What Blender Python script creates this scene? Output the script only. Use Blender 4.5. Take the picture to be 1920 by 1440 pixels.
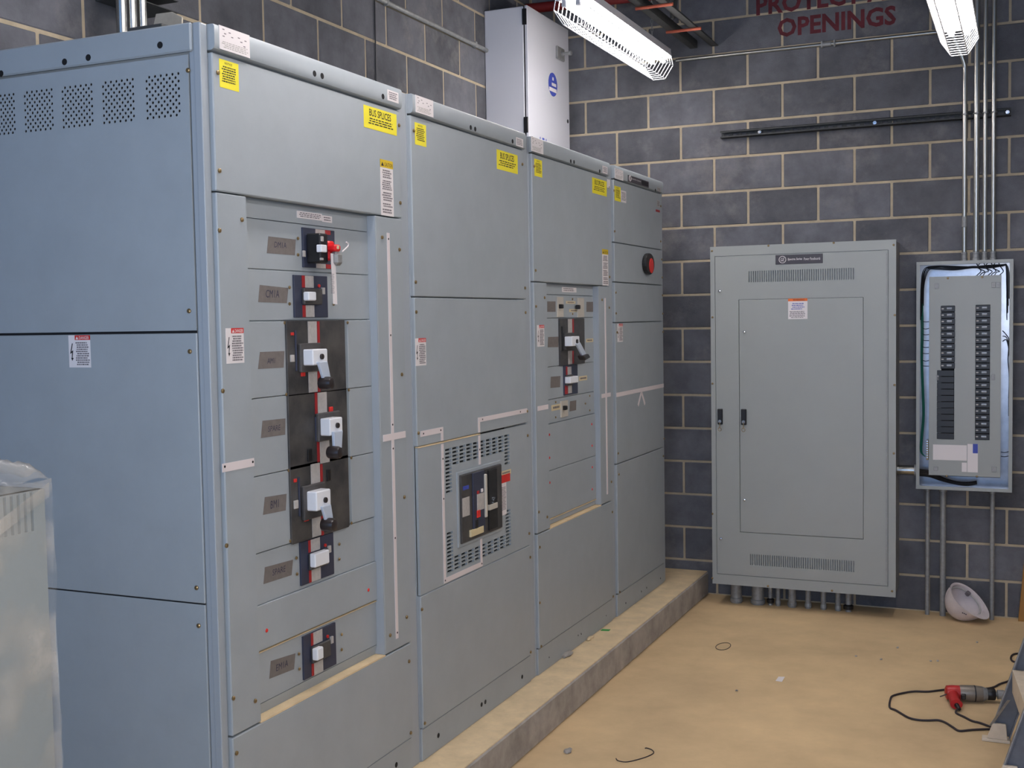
import bpy, bmesh, math, random
from mathutils import Vector, Matrix

for o in list(bpy.data.objects):
    bpy.data.objects.remove(o, do_unlink=True)
SC = bpy.context.scene
COL = SC.collection
rnd = random.Random(7)

# ------------------------------------------------------------------ camera
FPX = 2188.9763
CAM = Vector((1.9508, -2.4654, 1.6964))
YAW, PIT, ROL = 0.4168, -0.055, -0.0167
FW = Vector((-math.sin(YAW) * math.cos(PIT), math.cos(YAW) * math.cos(PIT), math.sin(PIT)))
_r = Vector((math.cos(YAW), math.sin(YAW), 0))
_u = _r.cross(FW)
RI = _r * math.cos(ROL) + _u * math.sin(ROL)
UP = -_r * math.sin(ROL) + _u * math.cos(ROL)
cd = bpy.data.cameras.new('camera')
cd.sensor_fit = 'HORIZONTAL'
cd.sensor_width = 36.0
cd.lens = 36.0 * FPX / 1920.0
cd.clip_start = 0.05
cam = bpy.data.objects.new('camera', cd)
COL.objects.link(cam)
cam.matrix_world = Matrix(((RI.x, UP.x, -FW.x, CAM.x), (RI.y, UP.y, -FW.y, CAM.y), (RI.z, UP.z, -FW.z, CAM.z), (0, 0, 0, 1)))
SC.camera = cam

# ------------------------------------------------------------------ light and exposure
SC.view_settings.view_transform = 'Standard'
SC.view_settings.look = 'None'
SC.view_settings.exposure = 0.0
SC.view_settings.gamma = 1.0
SC.view_settings.use_curve_mapping = False
world = bpy.data.worlds.new('daylight')
SC.world = world
world.use_nodes = True
world.node_tree.nodes['Background'].inputs[0].default_value = (0.32, 0.56, 1.0, 1)
world.node_tree.nodes['Background'].inputs[1].default_value = 2.1
TUBE_STRENGTH = 54.0
# the flash of the photographer's camera, beside the lens
fl = bpy.data.lights.new('camera_flash', 'AREA')
fl.energy = 38.0
fl.shape = 'RECTANGLE'
fl.size = 0.05
fl.size_y = 0.03
fl.color = (0.97, 0.97, 1.0)
flash = bpy.data.objects.new('camera_flash', fl)
COL.objects.link(flash)
flash.matrix_world = cam.matrix_world @ Matrix.Translation((0.03, 0.07, 0.02))

# ------------------------------------------------------------------ helpers
def ray(u, v):
    return FW + RI * ((u - 960) / FPX) - UP * ((v - 720) / FPX)

def at(u, v, ax, val):
    d = ray(u, v)
    return CAM + d * ((val - CAM[ax]) / d[ax])

def Zm(ox, oy, s):
    return lambda a, b: (ox + a / s, oy + b / s)

class Fr:
    """a flat front: 'x' faces +x, 'y' faces -y; c is the distance out of it"""
    def __init__(self, kind, base):
        self.k, self.b = kind, base
    def P(self, a, b, c):
        return Vector((self.b + c, a, b)) if self.k == 'x' else Vector((a, self.b - c, b))
    def px(self, p, c=0.0):
        if self.k == 'x':
            q = at(p[0], p[1], 0, self.b + c)
            return q.y, q.z
        q = at(p[0], p[1], 1, self.b - c)
        return q.x, q.z

OFF = {}

def tag(o, label, cat, group=None, kind=None):
    if label: o['label'] = label
    if cat: o['category'] = cat
    if group: o['group'] = group
    if kind: o['kind'] = kind
    return o

def thing(name, label, cat, loc=(0, 0, 0), group=None):
    o = bpy.data.objects.new(name, None)
    COL.objects.link(o)
    o.location = loc
    o.empty_display_size = 0.1
    OFF[o.name] = Vector(loc)
    return tag(o, label, cat, group)

def top(o):
    while o.parent: o = o.parent
    return o

def box(x0, x1, y0, y1, z0, z1):
    v = [(x, y, z) for x in (x0, x1) for y in (y0, y1) for z in (z0, z1)]
    f = [(0, 1, 3, 2), (4, 6, 7, 5), (0, 4, 5, 1), (2, 3, 7, 6), (0, 2, 6, 4), (1, 5, 7, 3)]
    return v, f

def fbox(fr, a0, a1, b0, b1, c0, c1):
    p, q = fr.P(a0, b0, c0), fr.P(a1, b1, c1)
    return box(min(p.x, q.x), max(p.x, q.x), min(p.y, q.y), max(p.y, q.y), min(p.z, q.z), max(p.z, q.z))

def cyl(p0, p1, r, n=16, r1=None):
    p0, p1 = Vector(p0), Vector(p1)
    d = (p1 - p0).normalized()
    a = d.orthogonal().normalized()
    b = d.cross(a)
    r1 = r if r1 is None else r1
    v = [p0 + (a * math.cos(t) + b * math.sin(t)) * r for t in [2 * math.pi * i / n for i in range(n)]]
    v += [p1 + (a * math.cos(t) + b * math.sin(t)) * r1 for t in [2 * math.pi * i / n for i in range(n)]]
    f = [(i, (i + 1) % n, n + (i + 1) % n, n + i) for i in range(n)]
    f += [tuple(range(n))[::-1], tuple(range(n, 2 * n))]
    return v, f

def tube(pts, r, n=8, closed=False):
    pts = [Vector(p) for p in pts]
    m = len(pts)
    v, f = [], []
    prev = None
    for i, p in enumerate(pts):
        if closed:
            d = pts[(i + 1) % m] - pts[i - 1]
        else:
            d = pts[min(i + 1, m - 1)] - pts[max(i - 1, 0)]
        d.normalize()
        if prev is None:
            a = d.orthogonal().normalized()
        else:
            a = (prev - d * prev.dot(d))
            a = a.normalized() if a.length > 1e-6 else d.orthogonal().normalized()
        prev = a
        b = d.cross(a)
        v += [p + (a * math.cos(2 * math.pi * k / n) + b * math.sin(2 * math.pi * k / n)) * r for k in range(n)]
    for i in range(m if closed else m - 1):
        j = (i + 1) % m
        f += [(i * n + k, i * n + (k + 1) % n, j * n + (k + 1) % n, j * n + k) for k in range(n)]
    if not closed:
        f += [tuple(range(n))[::-1], tuple(range((m - 1) * n, m * n))]
    return v, f

def spline(pts, sub=6):
    pts = [Vector(p) for p in pts]
    out = []
    for i in range(len(pts) - 1):
        p0, p1, p2, p3 = pts[max(i - 1, 0)], pts[i], pts[i + 1], pts[min(i + 2, len(pts) - 1)]
        for k in range(sub):
            t = k / sub
            out.append(0.5 * ((2 * p1) + (p2 - p0) * t + (2 * p0 - 5 * p1 + 4 * p2 - p3) * t * t + (3 * p1 - p0 - 3 * p2 + p3) * t ** 3))
    out.append(pts[-1])
    return out

def prism(poly, d):
    """poly: list of 3D points in a plane, extruded by vector d"""
    n = len(poly)
    poly = [Vector(p) for p in poly]
    d = Vector(d)
    v = poly + [p + d for p in poly]
    f = [tuple(range(n))[::-1], tuple(range(n, 2 * n))]
    f += [(i, (i + 1) % n, n + (i + 1) % n, n + i) for i in range(n)]
    return v, f

def lathe(prof, o, d, n=24):
    """prof: (r, h) pairs, about axis d from o"""
    o, d = Vector(o), Vector(d).normalized()
    a = d.orthogonal().normalized()
    b = d.cross(a)
    v, f = [], []
    for r, h in prof:
        v += [o + d * h + (a * math.cos(2 * math.pi * k / n) + b * math.sin(2 * math.pi * k / n)) * r for k in range(n)]
    for i in range(len(prof) - 1):
        f += [(i * n + k, i * n + (k + 1) % n, (i + 1) * n + (k + 1) % n, (i + 1) * n + k) for k in range(n)]
    f += [tuple(range(n))[::-1], tuple(range((len(prof) - 1) * n, len(prof) * n))]
    return v, f

def mesh(name, geos, mat, off=Vector((0, 0, 0)), bevel=0.0, smooth=False, seg=1, fix=True):
    if isinstance(geos, tuple): geos = [geos]
    V, F = [], []
    for v, f in geos:
        k = len(V)
        V += [Vector(p) - off for p in v]
        F += [tuple(i + k for i in q) for q in f]
    me = bpy.data.meshes.new(name)
    me.from_pydata([tuple(p) for p in V], [], F)
    bm = bmesh.new()
    bm.from_mesh(me)
    if fix: bmesh.ops.recalc_face_normals(bm, faces=bm.faces)
    if bevel:
        ed = [e for e in bm.edges if len(e.link_faces) == 2 and e.calc_face_angle(0) > 0.6]
        bmesh.ops.bevel(bm, geom=ed, offset=bevel, segments=seg, profile=0.5, affect='EDGES', clamp_overlap=True)
    for q in bm.faces: q.smooth = smooth
    bm.to_mesh(me)
    bm.free()
    if smooth:
        try: me.set_sharp_from_angle(angle=0.7)
        except Exception: pass
    me.materials.append(mat)
    return me

def mk(name, geos, mat, parent=None, bevel=0.0, smooth=False, seg=1, fix=True, label=None):
    off = OFF.get(top(parent).name, Vector((0, 0, 0))) if parent else Vector((0, 0, 0))
    o = bpy.data.objects.new(name, mesh(name, geos, mat, off, bevel, smooth, seg, fix))
    COL.objects.link(o)
    if parent: o.parent = parent
    if label: o['label'] = label
    return o

def one(name, geos, mat, label, cat, loc, group=None, **k):
    """a thing that is one mesh, origin at loc"""
    loc = Vector(loc)
    o = bpy.data.objects.new(name, mesh(name, geos, mat, loc, k.get('bevel', 0), k.get('smooth', False), k.get('seg', 1), k.get('fix', True)))
    COL.objects.link(o)
    o.location = loc
    OFF[o.name] = loc
    return tag(o, label, cat, group)

def piece(name, me, parent, loc, rot=None):
    """a small part that shares its mesh with its likes"""
    o = bpy.data.objects.new(name, me)
    COL.objects.link(o)
    o.parent = parent
    o.location = Vector(loc) - OFF.get(top(parent).name, Vector((0, 0, 0)))
    if rot: o.rotation_euler = rot
    return o

def FB(fr, name, p0, p1, c1, c0, mat, parent, bevel=0.0, label=None):
    """block whose front face has its top-left and bottom-right at the photo points p0, p1, at depth c1, going back to c0"""
    a0, b1 = fr.px(p0, c1)
    a1, b0 = fr.px(p1, c1)
    return mk(name, fbox(fr, a0, a1, b0, b1, c0, c1), mat, parent, bevel, label=label)

def rectpx(fr, p0, p1, c):
    a0, b1 = fr.px(p0, c)
    a1, b0 = fr.px(p1, c)
    return a0, a1, b0, b1

def quadpx(fr, name, ps, c, t, mat, parent):
    """a four-cornered flat piece, slightly askew as stuck on"""
    pl = []
    for p in ps:
        a, b = fr.px(p, c)
        pl.append(fr.P(a, b, c - t))
    return mk(name, prism(pl, fr.P(0, 0, 1) * 1.0 - fr.P(0, 0, 1 - t)), mat, parent)

def txt(name, s, parent, fr, a0, a1, b0, b1, c, mat, bold=0.0, shear=0.0):
    cu = bpy.data.curves.new(name, 'FONT')
    cu.body = s
    cu.size = 1.0
    cu.offset = bold
    cu.shear = shear
    cu.resolution_u = 2
    ob = bpy.data.objects.new(name + '_src', cu)
    COL.objects.link(ob)
    bpy.context.view_layer.update()
    me = bpy.data.meshes.new_from_object(ob.evaluated_get(bpy.context.evaluated_depsgraph_get()))
    bpy.data.objects.remove(ob, do_unlink=True)
    bpy.data.curves.remove(cu)
    xs = [v.co.x for v in me.vertices]
    ys = [v.co.y for v in me.vertices]
    x0, x1, y0, y1 = min(xs), max(xs), min(ys), max(ys)
    off = OFF.get(top(parent).name, Vector((0, 0, 0)))
    for v in me.vertices:
        a = a0 + (v.co.x - x0) / (x1 - x0) * (a1 - a0)
        b = b0 + (v.co.y - y0) / max(1e-6, y1 - y0) * (b1 - b0)
        v.co = fr.P(a, b, c) - off
    me.name = name
    me.materials.clear()
    me.materials.append(mat)
    o = bpy.data.objects.new(name, me)
    COL.objects.link(o)
    o.parent = parent
    return o

def printing(parent, fr, a0, a1, b0, b1, c, n, mat, fill=0.55, name='fine_print'):
    """rows of tiny illegible print"""
    g = []
    h = (b1 - b0) / n
    for i in range(n):
        zt = b1 - i * h - h * (1 - fill) / 2
        a = a0 + rnd.uniform(0, 0.12) * (a1 - a0)
        e = a1 - rnd.uniform(0, 0.2) * (a1 - a0)
        while a < e:
            w = rnd.uniform(0.05, 0.16) * (a1 - a0)
            q = [fr.P(a, zt - h * fill, c), fr.P(min(a + w, e), zt - h * fill, c), fr.P(min(a + w, e), zt, c), fr.P(a, zt, c)]
            g.append((q, [(0, 1, 2, 3)]))
            a += w + 0.025 * (a1 - a0)
    return mk(name, g, mat, parent, fix=False)

def holed(fr, a0, a1, b0, b1, c, holes, t):
    """flat sheet with rectangular openings (real holes with thickness)"""
    A = sorted({a0, a1} | {round(h[0], 5) for h in holes} | {round(h[1], 5) for h in holes})
    B = sorted({b0, b1} | {round(h[2], 5) for h in holes} | {round(h[3], 5) for h in holes})
    v, f = [], []
    def quad(*p):
        k = len(v)
        v.extend(p)
        f.append(tuple(range(k, k + len(p))))
    for i in range(len(A) - 1):
        am = (A[i] + A[i + 1]) / 2
        hs = [h for h in holes if h[0] < am < h[1]]
        for j in range(len(B) - 1):
            bm_ = (B[j] + B[j + 1]) / 2
            if any(h[2] < bm_ < h[3] for h in hs): continue
            quad(fr.P(A[i], B[j], c), fr.P(A[i + 1], B[j], c), fr.P(A[i + 1], B[j + 1], c), fr.P(A[i], B[j + 1], c))
    for h in list(holes) + [(a0, a1, b0, b1)]:
        p = [(h[0], h[2]), (h[1], h[2]), (h[1], h[3]), (h[0], h[3])]
        for k in range(4):
            q, r = p[k], p[(k + 1) % 4]
            quad(fr.P(q[0], q[1], c), fr.P(r[0], r[1], c), fr.P(r[0], r[1], c - t), fr.P(q[0], q[1], c - t))
    return v, f

def perforated(fr, a0, b0, da, db, na, nb, c, r, t):
    """checkerboard of round holes"""
    v, f = [], []
    def quad(p):
        k = len(v)
        v.extend(p)
        f.append(tuple(range(k, k + len(p))))
    for i in range(na):
        for j in range(nb):
            x0, z0 = a0 + i * da, b0 + j * db
            cs = [(x0, z0), (x0 + da, z0), (x0 + da, z0 + db), (x0, z0 + db)]
            if (i + j) % 2:
                quad([fr.P(p[0], p[1], c) for p in cs])
                continue
            cx, cz = x0 + da / 2, z0 + db / 2
            oc = [(cx + r * math.cos(math.radians(225 + 45 * k)), cz + r * math.sin(math.radians(225 + 45 * k))) for k in range(8)]
            for k in range(4):
                p, q = cs[k], cs[(k + 1) % 4]
                e0, e1, e2 = oc[2 * k], oc[2 * k + 1], oc[(2 * k + 2) % 8]
                quad([fr.P(*w, c) for w in (p, q, e2, e1, e0)])
            for k in range(8):
                p, q = oc[k], oc[(k + 1) % 8]
                quad([fr.P(*p, c), fr.P(*q, c), fr.P(*q, c - t), fr.P(*p, c - t)])
    return v, f

# ------------------------------------------------------------------ materials
def s2l(c):
    return tuple(((x / 255) / 12.92 if x / 255 <= 0.04045 else ((x / 255 + 0.055) / 1.055) ** 2.4) for x in c) + (1,)

def mat(name, rgb, rough=0.5, metal=0.0, var=0.0, scale=20.0, bump=0.0, bscale=60.0, rand=0.0, spec=0.5, tint=None):
    m = bpy.data.materials.new(name)
    m.use_nodes = True
    nt = m.node_tree
    b = nt.nodes['Principled BSDF']
    col = s2l(rgb)
    b.inputs['Base Color'].default_value = col
    b.inputs['Roughness'].default_value = rough
    b.inputs['Metallic'].default_value = metal
    b.inputs['Specular IOR Level'].default_value = spec
    L = nt.links
    N = nt.nodes
    tc = N.new('ShaderNodeNewGeometry')
    src = tc.outputs['Position']
    last = None
    if var:
        no = N.new('ShaderNodeTexNoise')
        no.inputs['Scale'].default_value = scale
        no.inputs['Detail'].default_value = 6
        no.inputs['Roughness'].default_value = 0.65
        L.new(src, no.inputs['Vector'])
        cr = N.new('ShaderNodeValToRGB')
        cr.color_ramp.elements[0].position = 0.3
        cr.color_ramp.elements[1].position = 0.7
        t = s2l(tint) if tint else col
        cr.color_ramp.elements[0].color = tuple(x * (1 - var) for x in col[:3]) + (1,)
        cr.color_ramp.elements[1].color = tuple(min(1, x * (1 + var)) for x in t[:3]) + (1,)
        L.new(no.outputs['Fac'], cr.inputs['Fac'])
        last = cr.outputs['Color']
    if rand:
        oi = N.new('ShaderNodeObjectInfo')
        hv = N.new('ShaderNodeHueSaturation')
        mr = N.new('ShaderNodeMapRange')
        mr.inputs['To Min'].default_value = 1 - rand
        mr.inputs['To Max'].default_value = 1 + rand
        L.new(oi.outputs['Random'], mr.inputs['Value'])
        L.new(mr.outputs['Result'], hv.inputs['Value'])
        if last: L.new(last, hv.inputs['Color'])
        else: hv.inputs['Color'].default_value = col
        last = hv.outputs['Color']
    if last: L.new(last, b.inputs['Base Color'])
    if bump:
        n2 = N.new('ShaderNodeTexNoise')
        n2.inputs['Scale'].default_value = bscale
        n2.inputs['Detail'].default_value = 8
        n2.inputs['Roughness'].default_value = 0.7
        L.new(src, n2.inputs['Vector'])
        bp = N.new('ShaderNodeBump')
        bp.inputs['Strength'].default_value = bump
        bp.inputs['Distance'].default_value = 0.01
        L.new(n2.outputs['Fac'], bp.inputs['Height'])
        L.new(bp.outputs['Normal'], b.inputs['Normal'])
    return m

M = {}
M['gear'] = mat('grey_enamel', (157, 165, 170), 0.42, var=0.05, scale=6, bump=0.02, bscale=500)
M['gearpost'] = mat('grey_enamel_post', (158, 166, 173), 0.36)
M['panelgrey'] = mat('panelboard_enamel', (153, 157, 154), 0.42, var=0.02, scale=5, bump=0.02, bscale=500)
M['dust'] = mat('tan_dust', (226, 202, 162), 0.95, var=0.12, scale=12, bump=0.15, bscale=120)
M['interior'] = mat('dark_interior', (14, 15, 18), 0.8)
M['black'] = mat('black_plastic', (20, 20, 23), 0.42, var=0.1, scale=30)
M['breaker'] = mat('breaker_black', (44, 46, 52), 0.5, var=0.35, scale=9, tint=(70, 68, 66))
M['breakernavy'] = mat('breaker_navy', (50, 55, 74), 0.5, var=0.1, scale=12)
M['well'] = mat('handle_well', (72, 70, 70), 0.5, var=0.25, scale=18)
M['white'] = mat('white_plastic', (232, 234, 238), 0.45)
M['lever'] = mat('lever_grey', (190, 200, 214), 0.35)
M['grip'] = mat('grip_dark', (46, 40, 40), 0.3)
M['paper'] = mat('paper_white', (228, 222, 222), 0.7)
M['papergrey'] = mat('paper_grey', (178, 174, 170), 0.7, var=0.12, scale=80)
M['ivory'] = mat('ivory_plate', (190, 184, 172), 0.6)
M['cream'] = mat('cream_label', (212, 196, 156), 0.6)
M['yellow'] = mat('yellow_sticker', (240, 226, 50), 0.55)
M['amber'] = mat('caution_yellow', (212, 180, 22), 0.55)
M['red'] = mat('signal_red', (206, 42, 36), 0.5)
M['redbar'] = mat('red_bar', (158, 34, 38), 0.5)
M['redlock'] = mat('lockout_red', (220, 22, 30), 0.35)
M['orange'] = mat('warning_orange', (226, 110, 42), 0.55)
M['blue'] = mat('blue_print', (58, 74, 168), 0.5)
M['ink'] = mat('black_ink', (30, 28, 32), 0.7)
M['greyink'] = mat('grey_ink', (112, 106, 110), 0.7)
M['pen'] = mat('pen_ink', (44, 44, 66), 0.7)
M['tape'] = mat('grey_tape', (112, 106, 102), 0.75, var=0.12, scale=60)
M['strip'] = mat('mimic_strip', (224, 214, 214), 0.5)
M['brass'] = mat('zinc_screw', (146, 126, 92), 0.35, metal=0.8)
M['chrome'] = mat('bright_metal', (210, 212, 216), 0.15, metal=1.0)
M['galv'] = mat('galvanized_steel', (172, 174, 172), 0.26, metal=1.0, var=0.12, scale=30)
M['galvdull'] = mat('dull_galvanized', (146, 147, 146), 0.5, metal=0.35, var=0.2, scale=40)
M['galvbox'] = mat('galvanized_box', (136, 140, 148), 0.28, metal=1.0, var=0.15, scale=14)
M['conduit'] = mat('conduit_steel', (178, 178, 172), 0.3, metal=0.9)
M['block'] = mat('concrete_block', (100, 101, 106), 0.92, var=0.24, scale=7, bump=0.5, bscale=170, rand=0.2, spec=0.2)
def bloom(m):
    nt = m.node_tree
    N, L = nt.nodes, nt.links
    b = N['Principled BSDF']
    src = b.inputs['Base Color'].links[0].from_socket
    g = N.new('ShaderNodeNewGeometry')
    no = N.new('ShaderNodeTexNoise')
    no.inputs['Scale'].default_value = 2.3
    no.inputs['Detail'].default_value = 9
    no.inputs['Roughness'].default_value = 0.72
    L.new(g.outputs['Position'], no.inputs['Vector'])
    mr = N.new('ShaderNodeMapRange')
    mr.inputs['From Min'].default_value = 0.55
    mr.inputs['From Max'].default_value = 0.78
    mr.inputs['To Max'].default_value = 0.55
    L.new(no.outputs['Fac'], mr.inputs['Value'])
    mx = N.new('ShaderNodeMixRGB')
    L.new(mr.outputs['Result'], mx.inputs['Fac'])
    L.new(src, mx.inputs['Color1'])
    mx.inputs['Color2'].default_value = s2l((158, 152, 148))
    L.new(mx.outputs['Color'], b.inputs['Base Color'])
bloom(M['block'])
M['mortar'] = mat('mortar', (180, 166, 142), 0.95, var=0.15, scale=10, bump=0.5, bscale=90, spec=0.2)
M['slab'] = mat('dusty_floor', (200, 174, 136), 0.9, var=0.13, scale=1.4, bump=0.12, bscale=60, spec=0.25, tint=(212, 184, 142))
M['padface'] = mat('concrete_face', (166, 160, 152), 0.9, var=0.32, scale=6, bump=0.35, bscale=50, spec=0.2)
M['deck'] = mat('steel_deck', (66, 64, 66), 0.8, var=0.1, scale=3)
M['steel'] = mat('dark_primed_steel', (58, 60, 60), 0.7, var=0.15, scale=20)
M['redpipe'] = mat('red_pipe', (120, 26, 24), 0.6)
M['rust'] = mat('orange_primer', (168, 82, 58), 0.7)
M['cabwhite'] = mat('white_enamel', (204, 205, 212), 0.4)
M['hat'] = mat('hat_white', (214, 204, 204), 0.45, var=0.06, scale=20)
M['drillred'] = mat('drill_red', (178, 30, 30), 0.4)
M['drillgrey'] = mat('drill_grey', (126, 118, 108), 0.42, metal=0.35, var=0.12, scale=40)
M['rubber'] = mat('cord_rubber', (44, 36, 40), 0.6)
M['alum'] = mat('ladder_grey', (98, 102, 110), 0.5, metal=0.1, var=0.15, scale=18)
M['beige'] = mat('worn_beige', (206, 192, 172), 0.7, var=0.1, scale=18)
M['wrappedgrey'] = mat('wrapped_grey_enamel', (128, 134, 134), 0.5)
M['fiber'] = mat('amber_fiberglass', (150, 104, 34), 0.5)
M['stencil'] = mat('stencil_paint', (88, 28, 36), 0.85, var=0.3, scale=24)
M['greenwire'] = mat('green_wire', (24, 92, 78), 0.45)
M['wire'] = mat('black_wire', (22, 21, 24), 0.4)
M['greenscrap'] = mat('green_scrap', (54, 150, 66), 0.6)
M['plate'] = mat('nameplate_dark', (64, 60, 66), 0.45)
M['steelplate'] = mat('steel_plate', (168, 160, 146), 0.5, metal=0.2, var=0.15, scale=14)

def emit(name, rgb, s):
    m = bpy.data.materials.new(name)
    m.use_nodes = True
    nt = m.node_tree
    nt.nodes.clear()
    e = nt.nodes.new('ShaderNodeEmission')
    e.inputs[0].default_value = rgb
    e.inputs[1].default_value = s
    nt.links.new(e.outputs[0], nt.nodes.new('ShaderNodeOutputMaterial').inputs[0])
    return m
M['lamp'] = emit('fluorescent_glow', (1.0, 0.93, 0.9, 1), TUBE_STRENGTH)

def plastic_wrap():
    m = bpy.data.materials.new('clear_plastic_wrap')
    m.use_nodes = True
    nt = m.node_tree
    N, L = nt.nodes, nt.links
    b = N['Principled BSDF']
    b.inputs['Base Color'].default_value = s2l((186, 180, 170))
    b.inputs['Roughness'].default_value = 0.18
    tr = N.new('ShaderNodeBsdfTransparent')
    mx = N.new('ShaderNodeMixShader')
    g = N.new('ShaderNodeNewGeometry')
    no = N.new('ShaderNodeTexNoise')
    no.inputs['Scale'].default_value = 9
    no.inputs['Detail'].default_value = 5
    L.new(g.outputs['Position'], no.inputs['Vector'])
    mr = N.new('ShaderNodeMapRange')
    mr.inputs['From Min'].default_value = 0.42
    mr.inputs['From Max'].default_value = 0.7
    mr.inputs['To Min'].default_value = 0.06
    mr.inputs['To Max'].default_value = 0.62
    L.new(no.outputs['Fac'], mr.inputs['Value'])
    L.new(mr.outputs['Result'], mx.inputs['Fac'])
    L.new(tr.outputs[0], mx.inputs[1])
    L.new(b.outputs[0], mx.inputs[2])
    L.new(mx.outputs[0], N['Material Output'].inputs['Surface'])
    return m
M['wrap'] = plastic_wrap()

# ------------------------------------------------------------------ the room
D = 4.4762          # back wall
WL = -0.9434        # left wall
ZP, XPAD = 0.1426, 0.171
H = 2.474
BW, BH, J = 0.4064, 0.2032, 0.0135
ROOMX, YR, ZC = 4.2, -5.0, 4.06

def struct(name, geos, m, **k):
    o = mk(name, geos, m, None, **k)
    o['kind'] = 'structure'
    OFF[o.name] = Vector((0, 0, 0))
    return o

floor = struct('floor', box(WL - .2, ROOMX, YR, D + .2, -0.2, 0), M['slab'])
wall_back = struct('wall_back', box(WL - .2, ROOMX, D + .0035, D + .2, 0, ZC), M['mortar'])
wall_left = struct('wall_left', box(WL - .2, WL - .0035, YR, D + .0035, 0, ZC), M['mortar'])
wall_right = struct('wall_right', box(ROOMX, ROOMX + .2, YR, D + .2, 0, ZC), M['block'])
ceiling = struct('ceiling', box(WL - .2, ROOMX + .2, YR, D + .2, ZC, ZC + .1), M['deck'])

cache = {}
def block_mesh(w, ax):
    key = (round(w, 3), ax)
    if key not in cache:
        if ax == 'x': g = box(0, w, 0, .03, 0, BH - J)
        else: g = box(-.03, 0, 0, w, 0, BH - J)
        cache[key] = mesh('concrete_block', g, M['block'], bevel=0.0035)
    return cache[key]

X0 = 0.2237
for i in range(20):
    off = X0 + (0 if i % 2 == 0 else -BW / 2)
    k0 = math.floor((WL - off) / BW)
    for k in range(k0, k0 + 9):
        a, b = off + k * BW + J / 2, off + (k + 1) * BW - J / 2
        a = max(a, WL + 0.002)
        if b - a < 0.03 or a > 2.45: continue
        piece('concrete_block', block_mesh(b - a, 'x'), wall_back, (a, D, i * BH + J / 2))
Y0L = 2.8241
for i in range(20):
    off = Y0L + (0 if i % 2 == 0 else BW / 2)
    for k in range(-13, 6):
        a, b = off + k * BW + J / 2, off + (k + 1) * BW - J / 2
        b = min(b, D - 0.002)
        if b - a < 0.03 or a < -2.0: continue
        if a > 0.1 and i < 10: continue
        piece('concrete_block', block_mesh(b - a, 'y'), wall_left, (WL, a, i * BH + J / 2))

BK = Fr('y', D)
def wtxt(s, p0, p1, p2, p3):
    pass
a0, b0 = BK.px((1458, 70)); a1, b1 = BK.px((1680, 20))
txt('stencil_lettering', 'OPENINGS', wall_back, BK, a0, a1, b0 - .003, b0 + .105, .0008, M['stencil'], bold=0.03)
a0, b0 = BK.px((1418, 30))
txt('stencil_lettering', 'PROTECT ALL', wall_back, BK, a0, a0 + .86, b0, b0 + .112, .0008, M['stencil'], bold=0.03)

# concrete housekeeping pad
pad = thing('concrete_pad', 'low concrete pad topped with tan dust under the grey switchboard', 'concrete pad', (0, 2, 0))
mk('slab', box(WL + .01, XPAD, -0.12, D - .002, 0, ZP - .004), M['padface'], pad, bevel=0.006)
mk('dust_layer', box(WL + .012, XPAD - .006, -0.112, D - .004, ZP - .004, ZP), M['dust'], pad)

# ------------------------------------------------------------------ switchboard
F0 = Fr('x', 0.0)
S0 = Fr('y', 0.0)
XP, XR = 0.012, -0.018      # panel front, recess floor
screw_x = mesh('screw', lathe([(.0062, 0), (.0062, .003), (.004, .0048), (.0012, .0052)], (0, 0, 0), (1, 0, 0), 10), M['brass'])
screw_y = mesh('screw', lathe([(.0062, 0), (.0062, .003), (.004, .0048), (.0012, .0052)], (0, 0, 0), (0, -1, 0), 10), M['brass'])
hole_x = mesh('bolt_hole', cyl((0, 0, 0), (.0006, 0, 0), .009, 14), M['interior'])
hole_y = mesh('bolt_hole', cyl((0, 0, 0), (0, -.0006, 0), .009, 14), M['interior'])
hole_small = mesh('bolt_hole', cyl((0, 0, 0), (.0006, 0, 0), .0035, 10), M['interior'])
reddot = mesh('red_plug', lathe([(.006, 0), (.005, .002), (.001, .003)], (0, 0, 0), (1, 0, 0), 10), M['red'])

def put(me, name, fr, p, c, parent):
    a, b = fr.px(p, c)
    return piece(name, me, parent, fr.P(a, b, c))

def zline(p, q, c=XP):
    return (F0.px(p, c)[1] + F0.px(q, c)[1]) / 2

def panel(parent, y0, y1, z0, z1, c1=XP, c0=-.02, name='panel', m=None):
    return mk(name, fbox(F0, y0, y1, z0, z1, c0, c1), m or M['gear'], parent, bevel=0.003)

def rail(parent, y0, y1, z0, z1):
    # rounded formed top rail, proud of the panels below
    pr = [(-.02, z0), (.010, z0), (.018, z0 + .004), (.021, z0 + .013), (.021, z1 - .006), (.016, z1), (-.02, z1)]
    return mk('top_rail', prism([(x, y0, z) for x, z in pr], (0, y1 - y0, 0)), M['gear'], parent, smooth=True)

def section(name, label, y0, y1, p0, p1, zt, group='switchboard sections in one row', inset=.002):
    r = thing(name, label, 'switchgear', ((-.45), (y0 + y1) / 2, ZP), group)
    mk('body', box(-.9, -.04, y0 + inset, y1 - .002, ZP, H - .004), M['gear'], r, bevel=0.002)
    for a, b in ((y0 + .0015, p0 - .002), (p1 + .002, y1 - .0015)):
        mk('post', box(-.04, 0, a, b, ZP, H), M['gearpost'], r, bevel=0.004, seg=2)
    return r

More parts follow.
